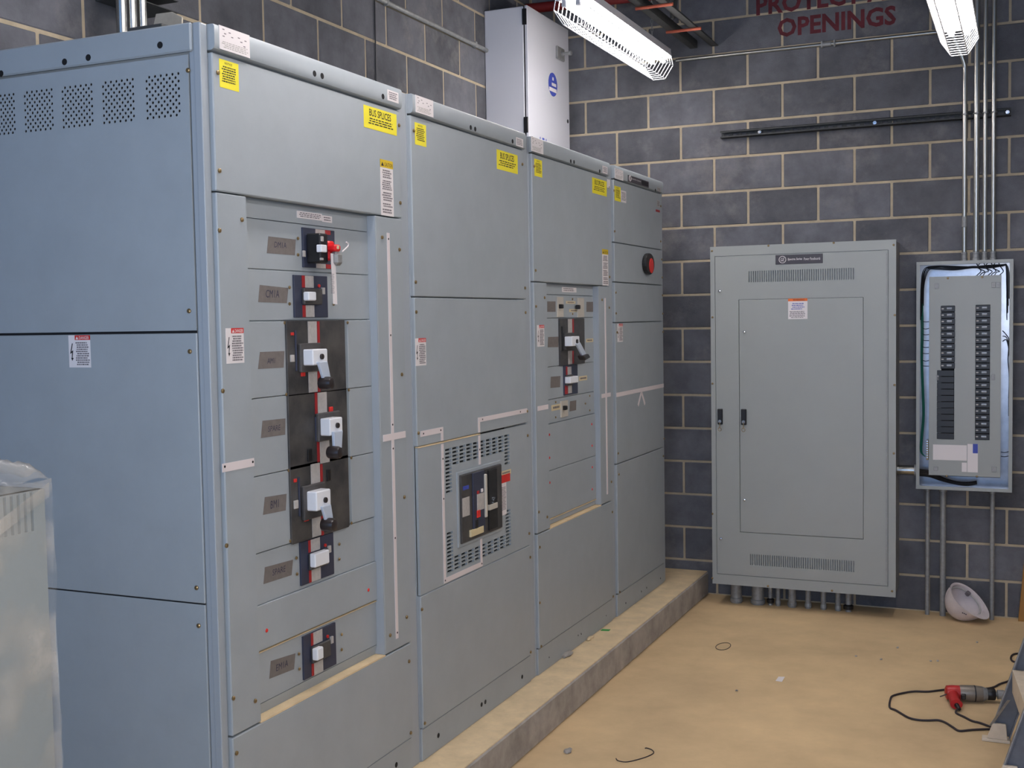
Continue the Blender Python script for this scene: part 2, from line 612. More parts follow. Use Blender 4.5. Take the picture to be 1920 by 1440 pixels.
def danger(parent, fr, p0, p1, c, cols=0.36):
    a0, a1, b0, b1 = rectpx(fr, p0, p1, c)
    s = mk('danger_sticker', fbox(fr, a0, a1, b0, b1, c - .0006, c + .0006), M['paper'], parent, label='white danger sticker with red heading and black bolt')
    w, h = a1 - a0, b1 - b0
    m = a0 + w * .3
    mk('red_heading', fbox(fr, m, a1, b1 - h * .145, b1, c, c + .0011), M['red'], s)
    txt('lettering', 'DANGER', s, fr, m + w * .2, a1 - w * .04, b1 - h * .125, b1 - h * .03, c + .0014, M['paper'], bold=.01)
    tri = [(m + w * .04, b1 - h * .125), (m + w * .17, b1 - h * .125), (m + w * .105, b1 - h * .03)]
    mk('warning_triangle', ([fr.P(x, z, c + .0014) for x, z in tri], [(0, 1, 2)]), M['paper'], s, fix=False)
    bolt = [(.16, .25), (.20, .25), (.13, .50), (.21, .46), (.17, .70), (.22, .70), (.155, .80), (.10, .70), (.135, .70), (.15, .54), (.06, .58)]
    mk('bolt_symbol', ([fr.P(a0 + w * x, b1 - h * z, c + .0010) for x, z in bolt], [tuple(range(len(bolt)))]), M['ink'], s, fix=False)
    printing(s, fr, m + w * .02, a1 - w * .04, b0 + h * .06, b1 - h * .2, c + .0010, 11, M['greyink'], .6)
    return s

def bus(parent, p0, p1, c):
    a0, a1, b0, b1 = rectpx(F0, p0, p1, c)
    s = mk('bus_splices_sticker', fbox(F0, a0, a1, b0, b1, c - .0006, c + .0006), M['yellow'], parent, label='yellow sticker reading BUS SPLICES')
    w, h = a1 - a0, b1 - b0
    txt('lettering', 'BUS SPLICES', s, F0, a0 + w * .16, a0 + w * .82, b0 + h * .58, b0 + h * .9, c + .001, M['ink'], bold=.012)
    printing(s, F0, a0 + w * .06, a1 - w * .06, b0 + h * .2, b0 + h * .52, c + .001, 3, M['ink'], .45)
    return s

def notice(parent, p0, p1, c):
    a0, a1, b0, b1 = rectpx(F0, p0, p1, c)
    s = mk('notice_sticker', fbox(F0, a0, a1, b0, b1, c - .0006, c + .0006), M['yellow'], parent, label='yellow notice sticker')
    w, h = a1 - a0, b1 - b0
    txt('lettering', 'NOTICE', s, F0, a0 + w * .27, a0 + w * .66, b0 + h * .85, b0 + h * .93, c + .001, M['ink'], bold=.01)
    printing(s, F0, a0 + w * .1, a1 - w * .12, b0 + h * .2, b0 + h * .8, c + .001, 7, M['ink'], .5)
    return s

def caution(parent, p0, p1, c):
    a0, a1, b0, b1 = rectpx(F0, p0, p1, c)
    s = mk('caution_sticker', fbox(F0, a0, a1, b0, b1, c - .0006, c + .0006), M['paper'], parent, label='tall white caution sticker with yellow heading')
    w, h = a1 - a0, b1 - b0
    mk('yellow_heading', fbox(F0, a0, a1, b1 - h * .14, b1, c, c + .0010), M['amber'], s)
    tri = [(a0 + w * .06, b1 - h * .115), (a0 + w * .27, b1 - h * .115), (a0 + w * .165, b1 - h * .04)]
    mk('warning_triangle', ([F0.P(x, z, c + .0013) for x, z in tri], [(0, 1, 2)]), M['ink'], s, fix=False)
    txt('lettering', 'CAUTION', s, F0, a0 + w * .32, a1 - w * .05, b1 - h * .115, b1 - h * .045, c + .0013, M['ink'])
    for k, (t, b) in enumerate(((.17, .33), (.36, .54), (.57, .74), (.77, .85), (.87, .96))):
        printing(s, F0, a0 + w * .1, a1 - w * .08, b1 - h * b, b1 - h * t, c + .001, max(2, int((b - t) / .035)), M['greyink'], .6)
    return s

def drawing(parent, p0, p1, c):
    a0, a1, b0, b1 = rectpx(F0, p0, p1, c)
    s = mk('drawing_sheet', fbox(F0, a0, a1, b0, b1, c - .0006, c + .001), M['paper'], parent, label='small white printed sheet stuck to the top rail')
    w, h = a1 - a0, b1 - b0
    printing(s, F0, a0 + w * .06, a1 - w * .06, b0 + h * .08, b0 + h * .38, c + .0013, 4, M['papergrey'], .5)
    g = []
    for x, z in ((.1, .85), (.3, .78), (.15, .68), (.38, .62), (.6, .7), (.68, .55), (.82, .66), (.78, .4), (.1, .56)):
        g.append(([F0.P(a0 + w * (x + dx), b0 + h * (z + dz), c + .0013) for dx, dz in ((0, 0), (.07, 0), (.07, .04), (0, .04))], [(0, 1, 2, 3)]))
    mk('diagram', g, M['greyink'], s, fix=False)
    return s

def small_label(parent, p0, p1, c, m='paper', n=2, name='printed_label'):
    a0, a1, b0, b1 = rectpx(F0, p0, p1, c)
    s = mk(name, fbox(F0, a0, a1, b0, b1, c - .0006, c + .0006), M[m], parent)
    w, h = a1 - a0, b1 - b0
    if n: printing(s, F0, a0 + w * .08, a1 - w * .06, b0 + h * .15, b1 - h * .12, c + .001, n, M['greyink'], .5)
    return s

def tape(parent, ps, c, text=None, fit=(.2, .78, .34, .7)):
    s = quadpx(F0, 'tape_label', ps, c + .0006, .0009, M['tape'], parent)
    s['label'] = 'strip of grey tape' + (' with handwriting' if text else '')
    if text:
        a0, b1 = F0.px(ps[0], c); a1, b0 = F0.px(ps[2], c)
        w, h = a1 - a0, b1 - b0
        txt('handwriting', text, s, F0, a0 + w * fit[0], a0 + w * fit[1], b0 + h * fit[2], b0 + h * fit[3], c + .0009, M['pen'], shear=.12)
    return s

def strip(parent, segs, c, w=None):
    """white mimic-bus strip of axis-aligned runs; segs: list of (p0,p1) photo corner pairs"""
    g = []
    for p0, p1 in segs:
        a0, a1, b0, b1 = rectpx(F0, p0, p1, c + .0015)
        g.append(fbox(F0, a0, a1, b0, b1, c - .0005, c + .0015))
    s = mk('mimic_strip', g, M['strip'], parent, label='white diagram strip')
    return s

# ---- section one ----------------------------------------------------------
y_b = [0.0, 1.087, 2.147, 3.228, 4.137]
pl1, pr1 = F0.px((401.5, 230), XP)[0], F0.px((751.5, 300), XP)[0]
pl2, pr2 = F0.px((773.5, 400), XP)[0], F0.px((985, 430), XP)[0]
pl3, pr3 = F0.px((999, 420), XP)[0], F0.px((1141.5, 430), XP)[0]
pl4, pr4 = F0.px((1151.5, 430), XP)[0], F0.px((1241.5, 450), XP)[0]
ZT = 2.408

s1 = section('switchboard_section', 'nearest switchboard section with a column of seven breakers and taped handwritten labels', y_b[0], y_b[1], pl1, pr1, ZT, inset=.03)
z2 = Zm(380, 20, 3.6)
z3 = Zm(400, 360, 3.79)
z4 = Zm(400, 700, 3.79)
z5 = Zm(400, 980, 3.1304)
zb = Zm(520, 580, 3.273)
zd = Zm(540, 400, 6.545)
rail(s1, pl1, pr1, ZT, H)
XRL = 0.021
for p in ((589.7, 138), (604, 142.5), (718, 181)): put(hole_x, 'bolt_hole', F0, p, XRL, s1)
drawing(s1, z2(108, 95), z2(318, 322), XRL)
small_label(s1, z2(1245, 530), z2(1322, 628), XRL, 'paper', 4)
z_up = zline((402, 358), (751, 410))
panel(s1, pl1, pr1, z_up + .002, ZT - .006, name='upper_panel', c1=XP)
notice(s1, z2(110, 322), z2(245, 550), XP)
bus(s1, z2(1085, 633), z2(1310, 846), XP)
caution(s1, z2(1196, 1000), z2(1290, 1392), XP)
# recess frame: left and right plates, ledge
yr0 = F0.px((464.5, 450), XP)[0]
yr1 = F0.px((713, 800), XP)[0]
z_led = zline((490, 1344), (765, 1213))
panel(s1, pl1, yr0, z_led, z_up - .002, name='left_plate')
panel(s1, yr1, pr1, z_led, z_up - .002, name='right_plate')
mk('recess_back', box(-.04, -.030, yr0, yr1, z_led - .01, z_up), M['gear'], s1)
zq = F0.px((466, 407.5), XR)[1]
mk('recess_header', box(-.031, XR, yr0, yr1 - .004, zq, z_up - .004), M['gear'], s1)
mk('ledge_dust', box(-.03, XP, yr0 - .002, yr1, z_led - .004, z_led + .001), M['dust'], s1)
z_base = 0.262
panel(s1, pl1, pr1, z_base, z_led - .005, name='lower_panel')
panel(s1, pl1, pr1, ZP, z_base - .003, c1=.006, name='base_rail')
# sub plates in the recess (front at XR)
def plate(parent, yA, yB, zA, zB, nm='breaker_plate', c=XR):
    return mk(nm, box(-.031, c, yA, yB, zA, zB), M['gear'], parent, bevel=0.0015)
yR0, yR1 = yr0 + .002, F0.px((701, 800), XR)[0]
zz = [zq - .002, zline((467, 503), (698.6, 517), XR), zline((471, 600.5), (700, 600), XR)]
z_b3 = zline((483, 1035), (708, 970), XR)
z_sp = zline((484, 1130), (708, 1055), XR)
z_f0 = zline((486, 1225), (712, 1130), XR)
plate(s1, yR0, yR1, zz[1] + .001, zz[0])
plate(s1, yR0, yR1, zz[2] + .001, zz[1] - .001)
yL1 = F0.px((537, 700), XR)[0]
yRg = F0.px((652, 700), XR)[0]
zl = [zz[2] - .001] + [zline(a, b, XR) for a, b in (((475, 747.5), (536, 741)), ((479.5, 892), (540, 882)))] + [z_b3 + .001]
zr = [zz[2] - .001] + [zline(a, b, XR) for a, b in (((655, 728), (699, 724)), ((657, 856), (702, 848)))] + [z_b3 + .001]
for k in range(3):
    plate(s1, yR0 + .012, yL1, zl[k + 1] + .001, zl[k] - .001, 'filler_plate', XR + .004)
    plate(s1, yRg, yR1, zr[k + 1] + .001, zr[k] - .001, 'filler_plate', XR + .003)
plate(s1, yR0, yR1, z_sp + .0005, z_b3 - .001)
plate(s1, yR0, yR1, z_f0 + .012, z_sp - .0005, 'blank_plate', XR + .005)
mk('shelf_dust', box(-.03, XR + .004, yR0, yR1, z_f0 + .006, z_f0 + .0075), M['dust'], s1)
zf1 = zline((487, 1313), (712, 1212), XR)
plate(s1, yR0, yR1, zf1, z_f0 + .005)
mk('sloped_filler', prism([(XR, yR0, zf1 - .001), (-.03, yR0, zf1 - .001), (-.03, yR0, z_led + .001), (-.026, yR0, z_led + .001)], (0, yR1 - yR0, 0)), M['gear'], s1)
mk('recess_cheek', box(-.04, XP - .001, yr1 - .003, yr1 + .006, z_led + .002, z_up - .003), M['gearpost'], s1)
for p in (z5(910, 395), z5(313, 633)): put(reddot, 'red_plug', F0, p, XR + .005, s1)
for p in ((408, 136), (411, 320), (747.5, 235), (750, 380.5), (411, 432), (453, 412), (417, 733), (424, 1023), (437, 1309), (478, 1314), (443, 1412),
          (762, 1157), (731, 1191), (766.5, 1240), (769.7, 1374), (716, 445), (748.6, 468), (753, 702), (757.6, 932)):
    put(screw_x, 'screw', F0, p, XP, s1)
put(hole_x, 'bolt_hole', F0, (743, 1434), .006, s1)
for p in (z3(600, 330), z3(600, 446), z3(540, 678), z3(540, 795), z3(853, 797), z3(952, 928), z3(505, 930), z4(517, 150), z4(960, 118), z4(533, 690), z4(978, 600), z4(545, 1192), z4(980, 1064),
          z5(486, 207), z5(490, 301), z5(738, 126), z5(738, 214), z5(501, 770), z5(504, 858), z5(752, 656), z5(752, 745)):
    put(screw_x, 'screw', F0, p, XR + .0035, s1).scale = (.8, .8, .8)
danger(s1, F0, (422.5, 615.6), (458, 680), XP)
small_label(s1, z3(592, 132), z3(772, 205), XR + .001, 'paper', 3)
small_label(s1, z3(772, 165), z3(843, 220), XR + .001, 'paper', 2)
strip(s1, [((727.5, 437), (744.5, 1198))], XP) if False else None
# the long strip is vertical in truth: build from its middle
ya = F0.px((731.5, 620), XP)[0]
zt_, zb_ = F0.px((730, 437), XP)[1], F0.px((744.5, 1197), XP)[1]
zc_ = F0.px((739, 818), XP)[1]
yc0, yc1 = F0.px((718, 820), XP)[0], F0.px((759.5, 815), XP)[0]
mk('mimic_strip', [fbox(F0, ya - .0085, ya + .0085, zb_, zt_, XP - .0005, XP + .0015)], M['strip'], s1, label='tall white diagram strip')
mk('mimic_strip', [fbox(F0, yc0, yc1, zc_ - .011, zc_ + .011, XP - .0005, XP + .0024)], M['strip'], s1)
s = strip(s1, [((417, 870), (477, 874))], XP)
for p in ((421.5, 875), (474, 866)): put(hole_small, 'rivet', F0, p, XP + .002, s1)
for z in (zt_ - .02, zb_ + .02, (zt_ + zc_) / 2, zc_ + .04, zc_ - .04, (zb_ + zc_) / 2): piece('rivet', hole_small, s1, (XP + .0016, ya, z))
# hand-labelled tape
tape(s1, [z3(392, 315), z3(586, 338), z3(580, 450), z3(381, 434)], XR, 'DM1A', (.2, .66, .38, .72))
tape(s1, [z3(330, 660), z3(533, 682), z3(523, 790), z3(320, 782)], XR, 'CM1A', (.2, .7, .3, .74))
tape(s1, [z3(332, 1137), z3(506, 1130), z3(500, 1248), z3(318, 1258)], XR + .004, 'AM1', (.28, .62, .3, .62))
tape(s1, [z4(350, 337), z4(513, 320), z4(511, 436), z4(339, 460)], XR + .004, 'SPARE', (.22, .78, .32, .64))
tape(s1, [z4(367, 880), z4(521, 856), z4(515, 974), z4(354, 1006)], XR + .004, 'BM1', (.24, .66, .3, .72))
tape(s1, [z5(303, 262), z5(468, 217), z5(460, 308), z5(295, 361)], XR, 'SPARE', (.26, .76, .36, .72))
tape(s1, [z5(338, 812), z5(482, 767), z5(474, 860), z5(329, 917)], XR, 'EM1A', (.2, .72, .34, .68))

def breaker_small(parent, zf, rect, wl, handle, redside, hnd_mat='white', tick=None, navy=True):
    """moulded-case breaker seen through its cut-out; all args photo points"""
    c = XR + .006
    a0, a1, b0, b1 = rectpx(F0, rect[0], rect[1], c)
    b = mk('circuit_breaker', fbox(F0, a0, a1, b0, b1, -.03, c), M['breakernavy' if navy else 'breaker'], parent, bevel=.001)
    (lx0, lx1), (rx0, rx1) = wl, redside
    w, h = a1 - a0, b1 - b0
    for q0, q1 in ((.70, 1.0), (0.0, .30)):
        mk('rating_label', fbox(F0, a0 + w * lx0, a0 + w * lx1, b0 + h * q0 + .001, b0 + h * q1 - .001, c - .001, c + .0008), M['papergrey'], b)
        mk('red_bar', fbox(F0, a0 + w * rx0, a0 + w * rx1, b0 + h * q0 + .001, b0 + h * q1 - .001, c - .001, c + .0009), M['redbar'], b)
    mk('handle_well', fbox(F0, a0 + w * min(lx0, rx0) - .002, a0 + w * (lx1 + .18), b0 + h * .31, b0 + h * .69, c, c + .010), M['well'], b, bevel=.002)
    h0, h1, g0, g1 = rectpx(F0, handle[0], handle[1], c + .026)
    mk('handle', fbox(F0, h0, h1, g0, g1, c + .005, c + .026), M[hnd_mat], b, bevel=.003)
    mk('trip_button', cyl(F0.P(a0 + w * (lx1 + .15), b0 + h * .76, c), F0.P(a0 + w * (lx1 + .15), b0 + h * .76, c + .004), .005, 10), M['red'], b)
    mk('end_tab', fbox(F0, a0 + w * .80, a0 + w * .87, b0 + h * .56, b0 + h * .72, c, c + .006), M['papergrey'], b)
    return b

breaker_small(s1, z3, (z3(573, 588), z3(817, 890)), (.31, .57), (z3(678, 708), z3(735, 772)), (.22, .31))
breaker_small(s1, z5, (z5(512, 118), z5(711, 300)), (.29, .57), (z5(598, 185), z5(684, 236)), (.22, .29))
breaker_small(s1, z5, (z5(528, 670), z5(724, 830)), (.29, .57), (z5(612, 742), z5(650, 795)), (.22, .29))
# DM1A breaker with its black lock-off block
bd = None
c = XR + .006
a0, a1, b0, b1 = rectpx(F0, z3(636, 250), z3(868, 548), c)
bd = mk('circuit_breaker', fbox(F0, a0, a1, b0, b1, -.03, c), M['breakernavy'], s1, bevel=.001)
w, h = a1 - a0, b1 - b0
for q0, q1 in ((.88, 1.0), (0.0, .12)):
    mk('rating_label', fbox(F0, a0 + w * .38, a0 + w * .68, b0 + h * q0, b0 + h * q1 - .001, c - .001, c + .0008), M['papergrey'], bd)
    mk('red_bar', fbox(F0, a0 + w * .68, a0 + w * .86, b0 + h * q0, b0 + h * q1 - .001, c - .001, c + .0009), M['redbar'], bd)
FB(F0, 'lock_block', zd(392, 240), zd(500, 612), c + .05, c, M['black'], bd, .004)
FB(F0, 'handle', zd(408, 382), zd(482, 480), c + .058, c + .04, M['white'], bd, .002)
FB(F0, 'window_tab', zd(408, 280), zd(440, 345), c + .052, c + .04, M['papergrey'], bd, .001)
FB(F0, 'window_tab', zd(408, 545), zd(440, 575), c + .052, c + .04, M['papergrey'], bd, .001)
FB(F0, 'end_tab', zd(185, 455), zd(220, 535), c + .004, c, M['papergrey'], bd, .001)
FB(F0, 'red_button', zd(270, 550), zd(312, 605), c + .004, c, M['red'], bd, .001)
FB(F0, 'side_rib', zd(255, 335), zd(280, 520), c + .006, c, M['black'], bd, .001)

# big breakers with rotary levers
bigc = XR + .010
FB(F0, 'breaker_mount', zb(62, 72), zb(440, 1335), bigc - .001, -.03, M['breaker'], s1)
def big_breaker(parent, corner0, corner1, topl, botl, red_left, well, cap, knob, lever, grip, extras, zf=zb):
    a0, a1, b0, b1 = rectpx(F0, corner0, corner1, bigc)
    b = mk('circuit_breaker', fbox(F0, a0, a1, b0, b1, -.03, bigc), M['breaker'], parent, bevel=.0015)
    rw = 17
    for (x0, q0, x1, q1) in (topl, botl):
        FB(F0, 'rating_label', zf(x0, q0), zf(x1, q1), bigc + .0015, bigc - .001, M['papergrey'], b)
        if red_left: FB(F0, 'red_bar', zf(x0 - rw, q0), zf(x0, q1), bigc + .0017, bigc - .001, M['redbar'], b)
        else: FB(F0, 'red_bar', zf(x1, q0), zf(x1 + rw, q1), bigc + .0017, bigc - .001, M['redbar'], b)
    FB(F0, 'handle_well', zf(*well[:2]), zf(*well[2:]), bigc + .012, bigc, M['well'], b, .003)
    co = bigc + .045
    hc = FB(F0, 'handle_cap', zf(*cap[:2]), zf(*cap[2:]), co, bigc + .008, M['white'], b, .003)
    ka, kb = F0.px(zf(*knob), co)
    mk('pivot_pin', cyl(F0.P(ka, kb, co - .001), F0.P(ka, kb, co + .006), .0085, 14), M['grip'], hc, bevel=.001)
    pts = [F0.px(zf(*p), co + .008) for p in lever]
    mk('lever', prism([F0.P(p[0], p[1], co - .001) for p in pts], F0.P(0, 0, .010)), M['lever'], b, bevel=.002)
    ga0, ga1, gb0, gb1 = rectpx(F0, zf(*grip[:2]), zf(*grip[2:]), co + .02)
    gm = ((ga0 + ga1) / 2, (gb0 + gb1) / 2)
    r = (gb1 - gb0) / 2
    mk('lever_grip', lathe([(r * .5, 0), (r * .92, .004), (r, .012), (r, .034), (r * .8, .044), (r * .3, .047)], F0.P(gm[0], gm[1], co - .014), (1, 0, 0), 18), M['grip'], b, smooth=True)
    for nm, q, mm in extras:
        FB(F0, nm, zf(*q[:2]), zf(*q[2:]), bigc + .004, bigc - .001, M[mm], b, .001)
    return b

big_breaker(s1, zb(55, 70), zb(424, 495), (188, 74, 245, 205), (192, 378, 248, 506), False, (143, 210, 275, 378), (218, 246, 311, 338), (270, 290),
            [(252, 322), (308, 318), (330, 430), (288, 436)], (292, 415, 345, 490),
            [('red_button', (88, 142, 104, 160), 'red'), ('indicator', (84, 280, 108, 322), 'papergrey'), ('red_button', (150, 385, 174, 410), 'red'), ('slide_rib', (112, 130, 126, 378), 'breakernavy')])
big_breaker(s1, zb(66, 524), zb(436, 912), (248, 512, 306, 640), (262, 806, 322, 935), True, (252, 640, 392, 790), (322, 672, 403, 764), (366, 712),
            [(346, 752), (402, 742), (396, 852), (352, 858)], (338, 845, 402, 912),
            [('red_button', (322, 600, 344, 628), 'red'), ('slide_rib', (236, 660, 250, 810), 'breakernavy'), ('scratch_plate', (190, 860, 216, 930), 'black')])
big_breaker(s1, zb(78, 966), zb(446, 1328), (206, 952, 264, 1088), (214, 1260, 270, 1384), False, (163, 1088, 300, 1262), (240, 1122, 331, 1216), (292, 1170),
            [(276, 1212), (330, 1196), (346, 1302), (304, 1310)], (308, 1288, 362, 1358),
            [('red_button', (106, 1042, 122, 1060), 'red'), ('indicator', (106, 1176, 132, 1220), 'papergrey'), ('red_button', (170, 1268, 196, 1296), 'red'), ('slide_rib', (132, 1030, 146, 1270), 'breakernavy'), ('scratch_plate', (308, 985, 330, 1050), 'black')])

# near end of the switchboard (faces the camera side)
SP = 0.004
sx0 = -.9
mk('end_post', box(-.022, 0, -.0015, .006, ZP, H), M['gearpost'], s1, bevel=.002)
zrs = S0.px((200, 125), .004)[1]
mk('end_top_rail', box(sx0, -.0235, -.010, .002, 2.401, H), M['gear'], s1, bevel=.004)
zs1 = (S0.px((0, 628), SP)[1] + S0.px((360, 622), SP)[1]) / 2
zs2 = (S0.px((101, 1099), SP)[1] + S0.px((377, 1139), SP)[1]) / 2
xe = S0.px((361, 400), SP)[0]
# perforated upper end panel
groups = [((1085, 566), (1358, 880)), ((760, 622), (1016, 935)), ((457, 676), (706, 980)), ((175, 728), (408, 1020)), ((-60, 770), (122, 1055))]
z1q = Zm(0, 0, 4.0)
zlo = S0.px(z1q(1220, 888), SP)[1]; zhi = S0.px(z1q(1220, 552), SP)[1]
cells = 12
holes = []
geos = []
db = (zhi - zlo) / cells
for g0, g1 in groups:
    xa, xb = S0.px(z1q(*g0), SP)[0], S0.px(z1q(*g1), SP)[0]
    na = 12 if g0[0] > 0 else 12
    if g0[0] < 0: xa = xb - .098
    da = (xb - xa) / na
    holes.append((round(xa, 5), round(xb, 5), round(zlo, 5), round(zhi, 5)))
    geos.append(perforated(S0, xa, zlo, da, db, na, cells, SP, .0039, .002))
geos.append(holed(S0, round(sx0, 5), round(xe, 5), round(zs1 + .004, 5), 2.394, SP, holes, .003))
mk('end_panel', geos, M['gear'], s1, fix=False)
mk('vent_shade_backing', box(sx0 + .02, xe - .02, .022, .024, zlo - .03, zhi + .03), M['interior'], s1)  # black sheet stands in for the shade inside the round holes
mk('end_gap', box(sx0, xe - .002, .0005, .0025, zs1 - .01, zs1 + .01), M['interior'], s1)
mk('end_gap', box(sx0, xe - .002, .0005, .0025, zs2 - .01, zs2 + .01), M['interior'], s1)
mk('end_panel', box(sx0, xe, -SP, .003, zs2 + .002, zs1 - .003), M['gear'], s1, bevel=.002)
mk('end_panel', box(sx0, xe, -SP, .003, ZP + .1, zs2 - .002), M['gear'], s1, bevel=.002)
mk('end_base', box(sx0, xe, -.002, .003, ZP, ZP + .097), M['gear'], s1, bevel=.002)
for p in ((300, 84.5), (165.5, 108), (121, 116), (2, 138)): put(hole_y, 'bolt_hole', S0, p, .0102, s1)
for p in ((353, 132), (355, 583), (356.5, 659), (369, 1102), (373, 1173)): put(screw_y, 'screw', S0, p, SP, s1)
danger(s1, S0, (128.3, 629), (171, 689), SP)

# ---- section two ------------------------------------------------------------
s2 = section('switchboard_section', 'second switchboard section with louvered vents around one large black breaker', y_b[1], y_b[2], pl2, pr2, ZT)
z6 = Zm(740, 160, 3.4286)
z7 = Zm(760, 560, 4.8)
z8 = Zm(760, 780, 4.2367)
zl_ = Zm(820, 800, 4.8)
rail(s2, pl2, pr2, ZT, H)
for p in ((882.6, 239), (891, 242), (961, 265)): put(hole_x, 'bolt_hole', F0, p, XRL, s2)
drawing(s2, z6(132, 60), z6(248, 208), XRL)
small_label(s2, z6(780, 332), z6(826, 402), XRL, 'paper', 4)
zA = zline((775, 556), (986, 562))
zB = zline((781, 838), (990, 795))
zC = zline((787, 1115), (994, 1024))
zD = 0.262
panel(s2, pl2, pr2, zA + .002, ZT - .006, name='upper_panel')
panel(s2, pl2, pr2, zB + .003, zA - .002, name='middle_panel')
panel(s2, pl2, pr2, zD, zC - .002, name='lower_panel')
panel(s2, pl2, pr2, ZP, zD - .003, c1=.006, name='base_rail')
mk('seam_dust', box(0, XP + .002, pl2 + .004, F0.px((900, 820), XP)[0], zB - .002, zB + .0015), M['dust'], s2)
notice(s2, z6(128, 236), z6(203, 398), XP)
bus(s2, z6(655, 410), z6(791, 572), XP)
danger(s2, F0, z7(88, 358), z7(188, 598), XP)
# vent panel with rows of slots
vy0, vy1 = F0.px((834.5, 900), XP)[0], F0.px((957, 900), XP)[0]
vz1 = F0.px((834.5, 836), XP)[1] - .012
vz0 = F0.px((838, 1082), XP)[1] + .004
by0, by1, bz0, bz1 = rectpx(F0, (858, 889), (937, 989), XP)
bz0 = (F0.px((861, 1020), XP)[1] + bz0) / 2
bz1 = (F0.px((936, 871), XP)[1] + bz1) / 2
ncol, pit = 10, .0140
pw = (vy1 - vy0) / ncol
holes = []
nr = int((vz1 - vz0) / pit)
for i in range(ncol):
    for j in range(nr):
        h0 = vz1 - j * pit - .009
        ya_, yb_ = vy0 + i * pw + .005, vy0 + (i + 1) * pw - .004
        if yb_ > by0 - .035 and ya_ < by1 + .03 and h0 < bz1 + .03 and h0 + .008 > bz0 - .03: continue
        if i == 0 and bz0 + .05 < h0 < bz1 - .06: continue
        if i == ncol - 1 and bz0 + .05 < h0 < bz1 - .02: continue
        holes.append((round(ya_, 5), round(yb_, 5), round(h0, 5), round(h0 + .009, 5)))
hb = (round(by0 + .003, 5), round(by1 - .003, 5), round(bz0 + .003, 5), round(bz1 - .003, 5))
mk('vent_panel', holed(F0, round(pl2, 5), round(pr2, 5), round(zC + .001, 5), round(zB - .003, 5), XP, holes + [hb], .010), M['gear'], s2, fix=False)
lips = []
for h in holes:
    lips.append(([F0.P(h[0], h[3], XP - .0005), F0.P(h[1], h[3], XP - .0005), F0.P(h[1], h[3] - .005, XP - .010), F0.P(h[0], h[3] - .005, XP - .010)], [(0, 1, 2, 3)]))
lv = mk('louver_blades', lips, M['gear'], s2, fix=False)
lv['kind'] = 'stuff'
mk('vent_shade_backing', box(-.036, -.034, vy0 - .05, vy1 + .05, vz0 - .03, vz1 + .03), M['interior'], s2)  # black sheet added so the slots read as shaded depth
mk('breaker_frame', [fbox(F0, by0 - .012, by1 + .012, bz1 - .001, bz1 + .012, XP - .004, XP + .006), fbox(F0, by0 - .012, by1 + .012, bz0 - .012, bz0 + .001, XP - .004, XP + .006),
                     fbox(F0, by0 - .012, by0 + .001, bz0, bz1, XP - .004, XP + .006), fbox(F0, by1 - .001, by1 + .012, bz0, bz1, XP - .004, XP + .006)], M['gear'], s2, bevel=.001)
lb = mk('large_circuit_breaker', fbox(F0, by0, by1, bz0, bz1, -.034, XP + .014), M['breaker'], s2, bevel=.004)
cc = XP + .014
def lbx(nm, p0, p1, c1, m, bev=.001): return FB(F0, nm, zl_(*p0), zl_(*p1), c1, cc - .001, M[m], lb, bev)
lbx('operator_panel', (322, 420), (436, 925), cc + .006, 'breakernavy', .002)
lbx('side_panel', (462, 395), (548, 905), cc + .006, 'black', .002)
lbx('charging_lever', (434, 430), (458, 812), cc + .013, 'ivory', .003)
lbx('rating_label', (226, 648), (294, 795), cc + .001, 'papergrey')
lbx('rating_label', (360, 610), (424, 738), cc + .008, 'papergrey')
lbx('maker_mark', (232, 540), (284, 558), cc + .001, 'blue', 0)
lbx('red_button', (362, 756), (392, 812), cc + .010, 'red', .002)
lbx('red_flag', (362, 580), (380, 602), cc + .009, 'redbar')
lbx('white_flag', (398, 560), (414, 585), cc + .009, 'paper')
lbx('spring_window', (346, 842), (372, 915), cc + .007, 'black')
lbx('bottom_label', (304, 935), (420, 950), cc + .0075, 'cream')
lbx('status_plate', (472, 705), (545, 728), cc + .009, 'ivory')
for p in ((498, 640), (505, 658), (503, 682), (512, 640)):
    a_, b_ = F0.px(zl_(*p), cc + .007)
    mk('rating_knob', cyl(F0.P(a_, b_, cc), F0.P(a_, b_, cc + .009), .004, 10), M['chrome'], lb)
s_ = small_label(s2, zl_(566, 408), zl_(662, 420), XP, 'cream', 1)
FB(F0, 'red_tag', zl_(564, 444), zl_(656, 486), XP + .001, XP - .0005, M['red'], s2, label='red arc warning tag')
small_label(s2, zl_(564, 515), zl_(624, 785), XP, 'paper', 16)
# white mimic strips
ysl = F0.px((831.5, 960), XP)[0]
z_a = F0.px((828, 806), XP)[1]
ysr = F0.px((898.5, 830), XP)[0]
z_bb = F0.px((940, 779), XP)[1]
z_lo = F0.px((835, 1088), XP)[1]
zb1t, zb1b = F0.px((895, 872), XP)[1], F0.px((900, 1010), XP)[1]
ww = .0085
yl_s = F0.px((788, 810), XP)[0]
c_ = XP + .0016
mk('mimic_strip', [fbox(F0, yl_s, ysl + ww, z_a - .010, z_a + .010, XP - .0005, c_), fbox(F0, ysl - ww, ysl + ww, zB + .006, z_a - .010, XP - .0005, c_)], M['strip'], s2)
mk('mimic_strip', [fbox(F0, ysl - ww, ysl + ww, z_lo + .008, zB - .006, XP - .0005, c_), fbox(F0, ysl - ww, ysr + ww, z_lo - .010, z_lo + .008, XP - .0005, c_ + .0004), fbox(F0, ysr - ww, ysr + ww, z_lo + .008, zb1b, XP - .0005, c_)], M['strip'], s2, label='white U-shaped diagram strip')
